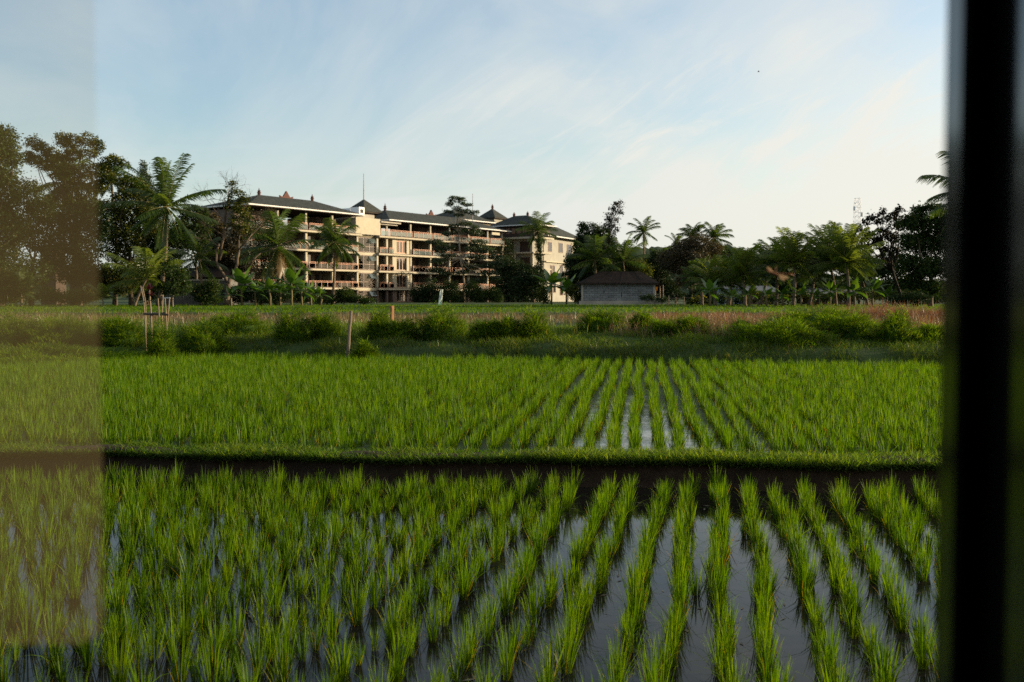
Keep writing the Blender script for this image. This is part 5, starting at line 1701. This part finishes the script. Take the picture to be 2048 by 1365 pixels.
# red leaved plant inside the frame
b = at(302, 680, YS + 0.2)
cp = thing('red_leaved_plant', 'dark red leaved plant on a bare stem inside the bamboo stakes', 'plant', (b[0], YS + 0.2, zs))
pts = [at(x, y, YS + 0.2) for x, y in ((303, 690), (303, 660), (302, 630), (300, 600), (299, 580))]
pts[0][2] = zs - 0.05
MB().tube(pts, [0.03, 0.028, 0.025, 0.022, 0.018], 7).build('stem', M['stake'], cp, True)
Vs, Fs, Rs = [], [], []
nv = 0
for (cx_, cy_, n_, ln) in ((299, 580, 16, 0.26), (303, 592, 10, 0.24), (303, 634, 5, 0.12)):
    c = at(cx_, cy_, YS + 0.2)
    for i in range(n_):
        az = i * 2.4
        el = rng.uniform(0.2, 1.4)
        d = np.array((math.cos(az) * math.cos(el), math.sin(az) * math.cos(el), math.sin(el)))
        sd = np.cross(d, (0, 0, 1.0))
        sd /= np.linalg.norm(sd)
        l2 = ln * rng.uniform(0.7, 1.2)
        for q, (f, w) in enumerate(((0, 0.012), (0.4, 0.03), (0.75, 0.024), (1.0, 0.003))):
            p = c + d * l2 * f + np.array((0, 0, -0.35 * l2 * f * f))
            Vs += [p - sd * w, p + sd * w]
            Rs += [(rng.uniform(0, 1), f, 0)] * 2
            if q < 3:
                o = nv + 2 * q
                Fs.append((o, o + 1, o + 3, o + 2))
        nv += 8
base = np.array((b[0], YS + 0.2, zs))
link('leaves', npmesh('leaves', np.array(Vs) - base, np.array(Fs), np.array(Rs)), M['red'], cp)


def post(label, pl, Y, r, mat, sq=False):
    pts = [at(x, y, Y) for x, y in pl]
    z0 = gz_at(pts[-1][0], Y)
    pts[-1] = pts[-1] * 1.0
    pts[-1][2] = z0 - 0.1
    mb = MB()
    n = 7
    rp = []
    for i in range(n + 1):
        t = i / n
        p = np.array(pts[0]) * (1 - t) + np.array(pts[-1]) * t
        rp.append(p + np.array((0.006 * math.sin(i * 1.9), 0, 0)))
    if sq:
        mb.tube(rp, [r * 1.25] * (n + 1), 4)
    else:
        mb.tube(rp, [r * (0.85 + 0.03 * i) for i in range(n + 1)], 8)
    o = mb.build('post', M[mat], None)
    b_ = rp[-1]
    o.data.transform(__import__('mathutils').Matrix.Translation((-b_[0], -b_[1], -b_[2])))
    o.location = b_
    o.name = 'wooden_post'
    tag(o, label, 'post', 'wooden posts on the slope')
    return o


post('leaning grey wooden post at the edge of the upper paddy', [(702, 622), (693, 705)], 25.6, 0.042, 'grey_wood')
post('short upright orange brown post behind the dark grass mound', [(784, 612), (784, 650)], 31.0, 0.05, 'post_wood', True)

YF = 46.0
b = at(880, 620, YF)
fl = thing('banner', 'narrow white cloth banner hanging from a bent stick in the far field', 'banner', (b[0], YF, 1.12))
pts = [np.array((at(884, 640, YF)[0], YF + 0.03, 1.0)), at(884, 600, YF + 0.03), at(885, 582, YF + 0.03), at(883, 579, YF + 0.03), at(880, 581, YF + 0.03)]
MB().tube(pts, [0.016, 0.014, 0.012, 0.010, 0.008], 6).build('stick', M['grey_wood'], fl)
V, F, K = [], [], 9
for j in range(K + 1):
    f = j / K
    xl, xr = 880.0 - 4.5 * f ** 1.5, 886.0 - 3.0 * f ** 1.3
    y = 580.5 + 30 * f
    for i in range(5):
        g_ = i / 4
        p = at(xl + (xr - xl) * g_, y + (1.5 * abs(g_ - .5) * -2 if j == 0 else 0), YF)
        p[1] += 0.05 * math.sin(g_ * 7 + j * 0.8)
        V.append(p)
for j in range(K):
    for i in range(4):
        F.append((j * 5 + i, j * 5 + i + 1, j * 5 + i + 6, j * 5 + i + 5))
base = np.array((b[0], YF, 1.12))
M['banner'] = leafmat('thin_white_cloth', [(0, (0.62, 0.68, 0.62)), (1, (0.72, 0.75, 0.70))], trans=0.5, tcol=(1, 1, 1), dead=(0.12, 0.42, 0.32), gloss=0.0)
rr = np.zeros((len(V), 3))
rr[:, 2] = [0.85 if (v_ // 5 > 5 and v_ % 5 > 2) or v_ // 5 > 8 else 0 for v_ in range(len(V))]
link('cloth', npmesh('cloth', np.array(V) - base, np.array(F), rr, smooth=True), M['banner'], fl)
tuft = bush('dark tall grass tuft around the foot of the white banner', 46, [(868, 618, 20, 9), (890, 620, 16, 8), (880, 622, 26, 7)], 878, 0.22, 1.6, 'mound', group=None, asp=0.12, name='grass_tuft')
tuft['category'] = 'grass tuft'

# low fence at the field edge
YE = 106.0
fe = thing('field_fence', 'crooked pole fence at the field edge right of the block hut', 'fence', (at(1370, 600, YE)[0], YE, GZ))
for px in (1337, 1352, 1368, 1385, 1402):
    c = at(px, 600, YE)
    MB().tube([(c[0], YE, GZ - 0.1), (c[0] + rng.normal(0, .05), YE, GZ + rng.uniform(0.8, 1.15))], 0.05, 6).build('fence_post', M['stake'], fe)
for z in (0.35, 0.7):
    MB().tube([(at(1334, 600, YE)[0], YE - 0.06, GZ + z), (at(1370, 600, YE)[0], YE - 0.06, GZ + z + .06), (at(1405, 600, YE)[0], YE - 0.06, GZ + z)], 0.03, 5).build('fence_rail', M['grey_wood'], fe)

# ------------------------------------------------------------------ small animals in the air
YD = 1.95
M['dragon'] = surf('amber_insect_body', (0.40, 0.15, 0.05), (0.26, 0.09, 0.03), 60.0, 0.5, 0.3)
m, t, out = newmat('insect_wing')
tl = N(t, 'ShaderNodeBsdfTranslucent', i={'Color': (0.62, 0.42, 0.26, 1)})
df = N(t, 'ShaderNodeBsdfDiffuse', i={'Color': (0.55, 0.38, 0.24, 1)})
tp = N(t, 'ShaderNodeBsdfTransparent')
x1 = N(t, 'ShaderNodeMixShader', i={0: 0.5})
L(t, tl.outputs[0], x1.inputs[1]); L(t, df.outputs[0], x1.inputs[2])
x2 = N(t, 'ShaderNodeMixShader', i={0: 0.6})
L(t, x1.outputs[0], x2.inputs[1]); L(t, tp.outputs[0], x2.inputs[2])
L(t, x2.outputs[0], out.inputs[0])
M['wing'] = m
c = at(1552, 548, YD)
dr = thing('dragonfly', 'small amber dragonfly hovering in front of the young palms', 'dragonfly', c)
pl = [(1531, 541, 0.4), (1534, 542, 1.8), (1538, 544, 2.0), (1542, 545.5, 1.4), (1546, 547, 2.6), (1552, 549, 3.0), (1556, 549, 2.0), (1560, 547.5, 1.3), (1566, 548, 1.5), (1572, 549, 1.4), (1578, 549, 1.5), (1584, 550, 1.6), (1587, 551.5, 0.7)]
MB().tube([at(x, y, YD + 0.0004 * i) for i, (x, y, r) in enumerate(pl)], [r * mpp(YD) for *_, r in pl], 9).build('body', M['dragon'], dr, True)
for (rt, tip, w, dy) in (((1549, 547), (1534, 534.5), 4.2, 0.006), ((1551, 547), (1552.5, 532.5), 3.6, 0.012), ((1552, 549), (1570, 561), 4.0, -0.008), ((1556, 549), (1577, 557), 3.2, -0.014)):
    a_, e_ = at(*rt, YD), at(*tip, YD + dy)
    d = e_ - a_
    ln = np.linalg.norm(d)
    d /= ln
    sd = np.cross(d, (0.2, 1, 0.1))
    sd /= np.linalg.norm(sd)
    up, lo_ = [], []
    for f, ww in ((0, 0.12), (0.2, 0.5), (0.5, 0.9), (0.75, 1.0), (0.92, 0.7), (1.0, 0.15)):
        up.append(a_ + d * ln * f + sd * w * ww * 0.5 * mpp(YD))
        lo_.append(a_ + d * ln * f - sd * w * ww * 0.6 * mpp(YD))
    MB().face(up + lo_[::-1]).build('wing', M['wing'], dr)
# far bird
YB_ = 130.0
c = at(1517, 144, YB_)
bd = thing('bird', 'tiny dark bird flying high in the pale sky', 'bird', c)
M['birdmat'] = surf('dark_feather', (0.04, 0.035, 0.03), (0.03, 0.025, 0.02), 5.0, 0.8, 0.1)
MB().tube([c + np.array((-0.13, 0, 0)), c + np.array((-0.07, 0, 0.01)), c, c + np.array((0.09, 0, -0.01)), c + np.array((0.17, 0, -0.01))], [0.01, 0.035, 0.045, 0.03, 0.012], 8).build('body', M['birdmat'], bd, True)
for sg in (-1, 1):
    MB().face([c + np.array((-0.04, 0, 0.03)), c + np.array((0.06, 0, 0.03)), c + np.array((0.06, 0.1 * sg, 0.12)), c + np.array((0.02, 0.20 * sg, 0.16)), c + np.array((-0.04, 0.1 * sg, 0.12))]).build('wing', M['birdmat'], bd)

# ------------------------------------------------------------------ the window the view is taken through
m, t, out = newmat('dark_lacquered_frame')
p = N(t, 'ShaderNodeBsdfPrincipled', i={'Roughness': 0.12, 'Base Color': (0.006, 0.006, 0.006, 1)})
p.inputs['IOR'].default_value = 2.1
L(t, p.outputs[0], out.inputs[0])
M['lacquer'] = m
M['gasket'] = surf('black_gasket', (0.003, 0.003, 0.003), (0.002, 0.002, 0.002), 20.0, 0.95, 0.02)
wf = thing('window_frame', 'out of focus dark window post closing the view on the right', 'window frame', (0.29, 0.6, 0.25))
zb, zt_ = 0.25, 3.2
MB().box(0.2682, 0.40, 0.600, 0.622, zb, zt_).build('post', M['lacquer'], wf)
MB().box(0.2684, 0.2830, 0.592, 0.5998, zb, zt_).build('gasket', M['gasket'], wf)
MB().box(0.2832, 0.42, 0.44, 0.5998, zb, zt_).build('inner_post', M['lacquer'], wf)
m, t, out = newmat('reflection_veil_glass')  # brown veil painted into the pane for a reflected lit interior
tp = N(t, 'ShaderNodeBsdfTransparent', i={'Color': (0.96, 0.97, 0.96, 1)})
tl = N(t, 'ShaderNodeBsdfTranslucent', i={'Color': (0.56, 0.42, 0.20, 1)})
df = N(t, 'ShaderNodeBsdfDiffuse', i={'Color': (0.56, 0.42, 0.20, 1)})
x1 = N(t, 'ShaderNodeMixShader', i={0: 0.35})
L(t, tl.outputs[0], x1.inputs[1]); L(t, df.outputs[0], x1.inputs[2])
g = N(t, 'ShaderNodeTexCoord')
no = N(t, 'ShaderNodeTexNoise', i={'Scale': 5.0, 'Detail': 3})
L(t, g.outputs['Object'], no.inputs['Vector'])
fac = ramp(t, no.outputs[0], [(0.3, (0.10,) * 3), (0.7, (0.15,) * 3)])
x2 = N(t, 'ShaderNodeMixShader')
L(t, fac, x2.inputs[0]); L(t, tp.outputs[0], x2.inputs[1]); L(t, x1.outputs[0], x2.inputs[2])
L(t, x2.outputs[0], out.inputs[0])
M['reflection_veil'] = m
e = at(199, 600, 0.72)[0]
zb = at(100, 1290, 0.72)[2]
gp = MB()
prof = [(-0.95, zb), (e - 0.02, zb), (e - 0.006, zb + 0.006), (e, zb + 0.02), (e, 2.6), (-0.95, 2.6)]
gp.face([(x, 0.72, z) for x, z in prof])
o = gp.build('glass_pane', M['reflection_veil'])
tag(o, 'glass pane with painted brownish reflection at the left, ending in a soft upright edge', 'glass pane')

# the house the view is taken from: dark timber front with the open bay the window stands in
M['housewall'] = surf('dark_house_timber', (0.05, 0.04, 0.03), (0.03, 0.024, 0.018), 2.0, 0.8, 0.2, stretch=(6, 1, 0.3))
hs = thing('garden_house', 'dark timber house around the window, facing the paddies', 'house', (-2, -2, -0.1))
MB().box(-9.0, -1.6, -0.3, 0.75, -0.1, 7.2).build('wall', M['housewall'], hs)
MB().box(0.75, 3.0, -0.3, 0.75, -0.1, 7.2).build('wall', M['housewall'], hs)
MB().box(-1.597, 0.747, -0.3, 0.75, 3.2, 7.2).build('lintel', M['housewall'], hs)
MB().box(-9.0, 3.0, -5.0, -0.303, -0.1, 0.25).build('floor', M['housewall'], hs)
MB().box(-1.597, 0.747, -0.3, 0.75, -0.1, 0.25).build('sill', M['housewall'], hs)
MB().box(-9.3, 3.3, -5.3, 1.2, 7.203, 7.5).build('roof', M['clay'], hs)
MB().box(-9.0, 3.0, -5.0, -4.8, 0.253, 7.2).build('rear_wall', M['housewall'], hs)
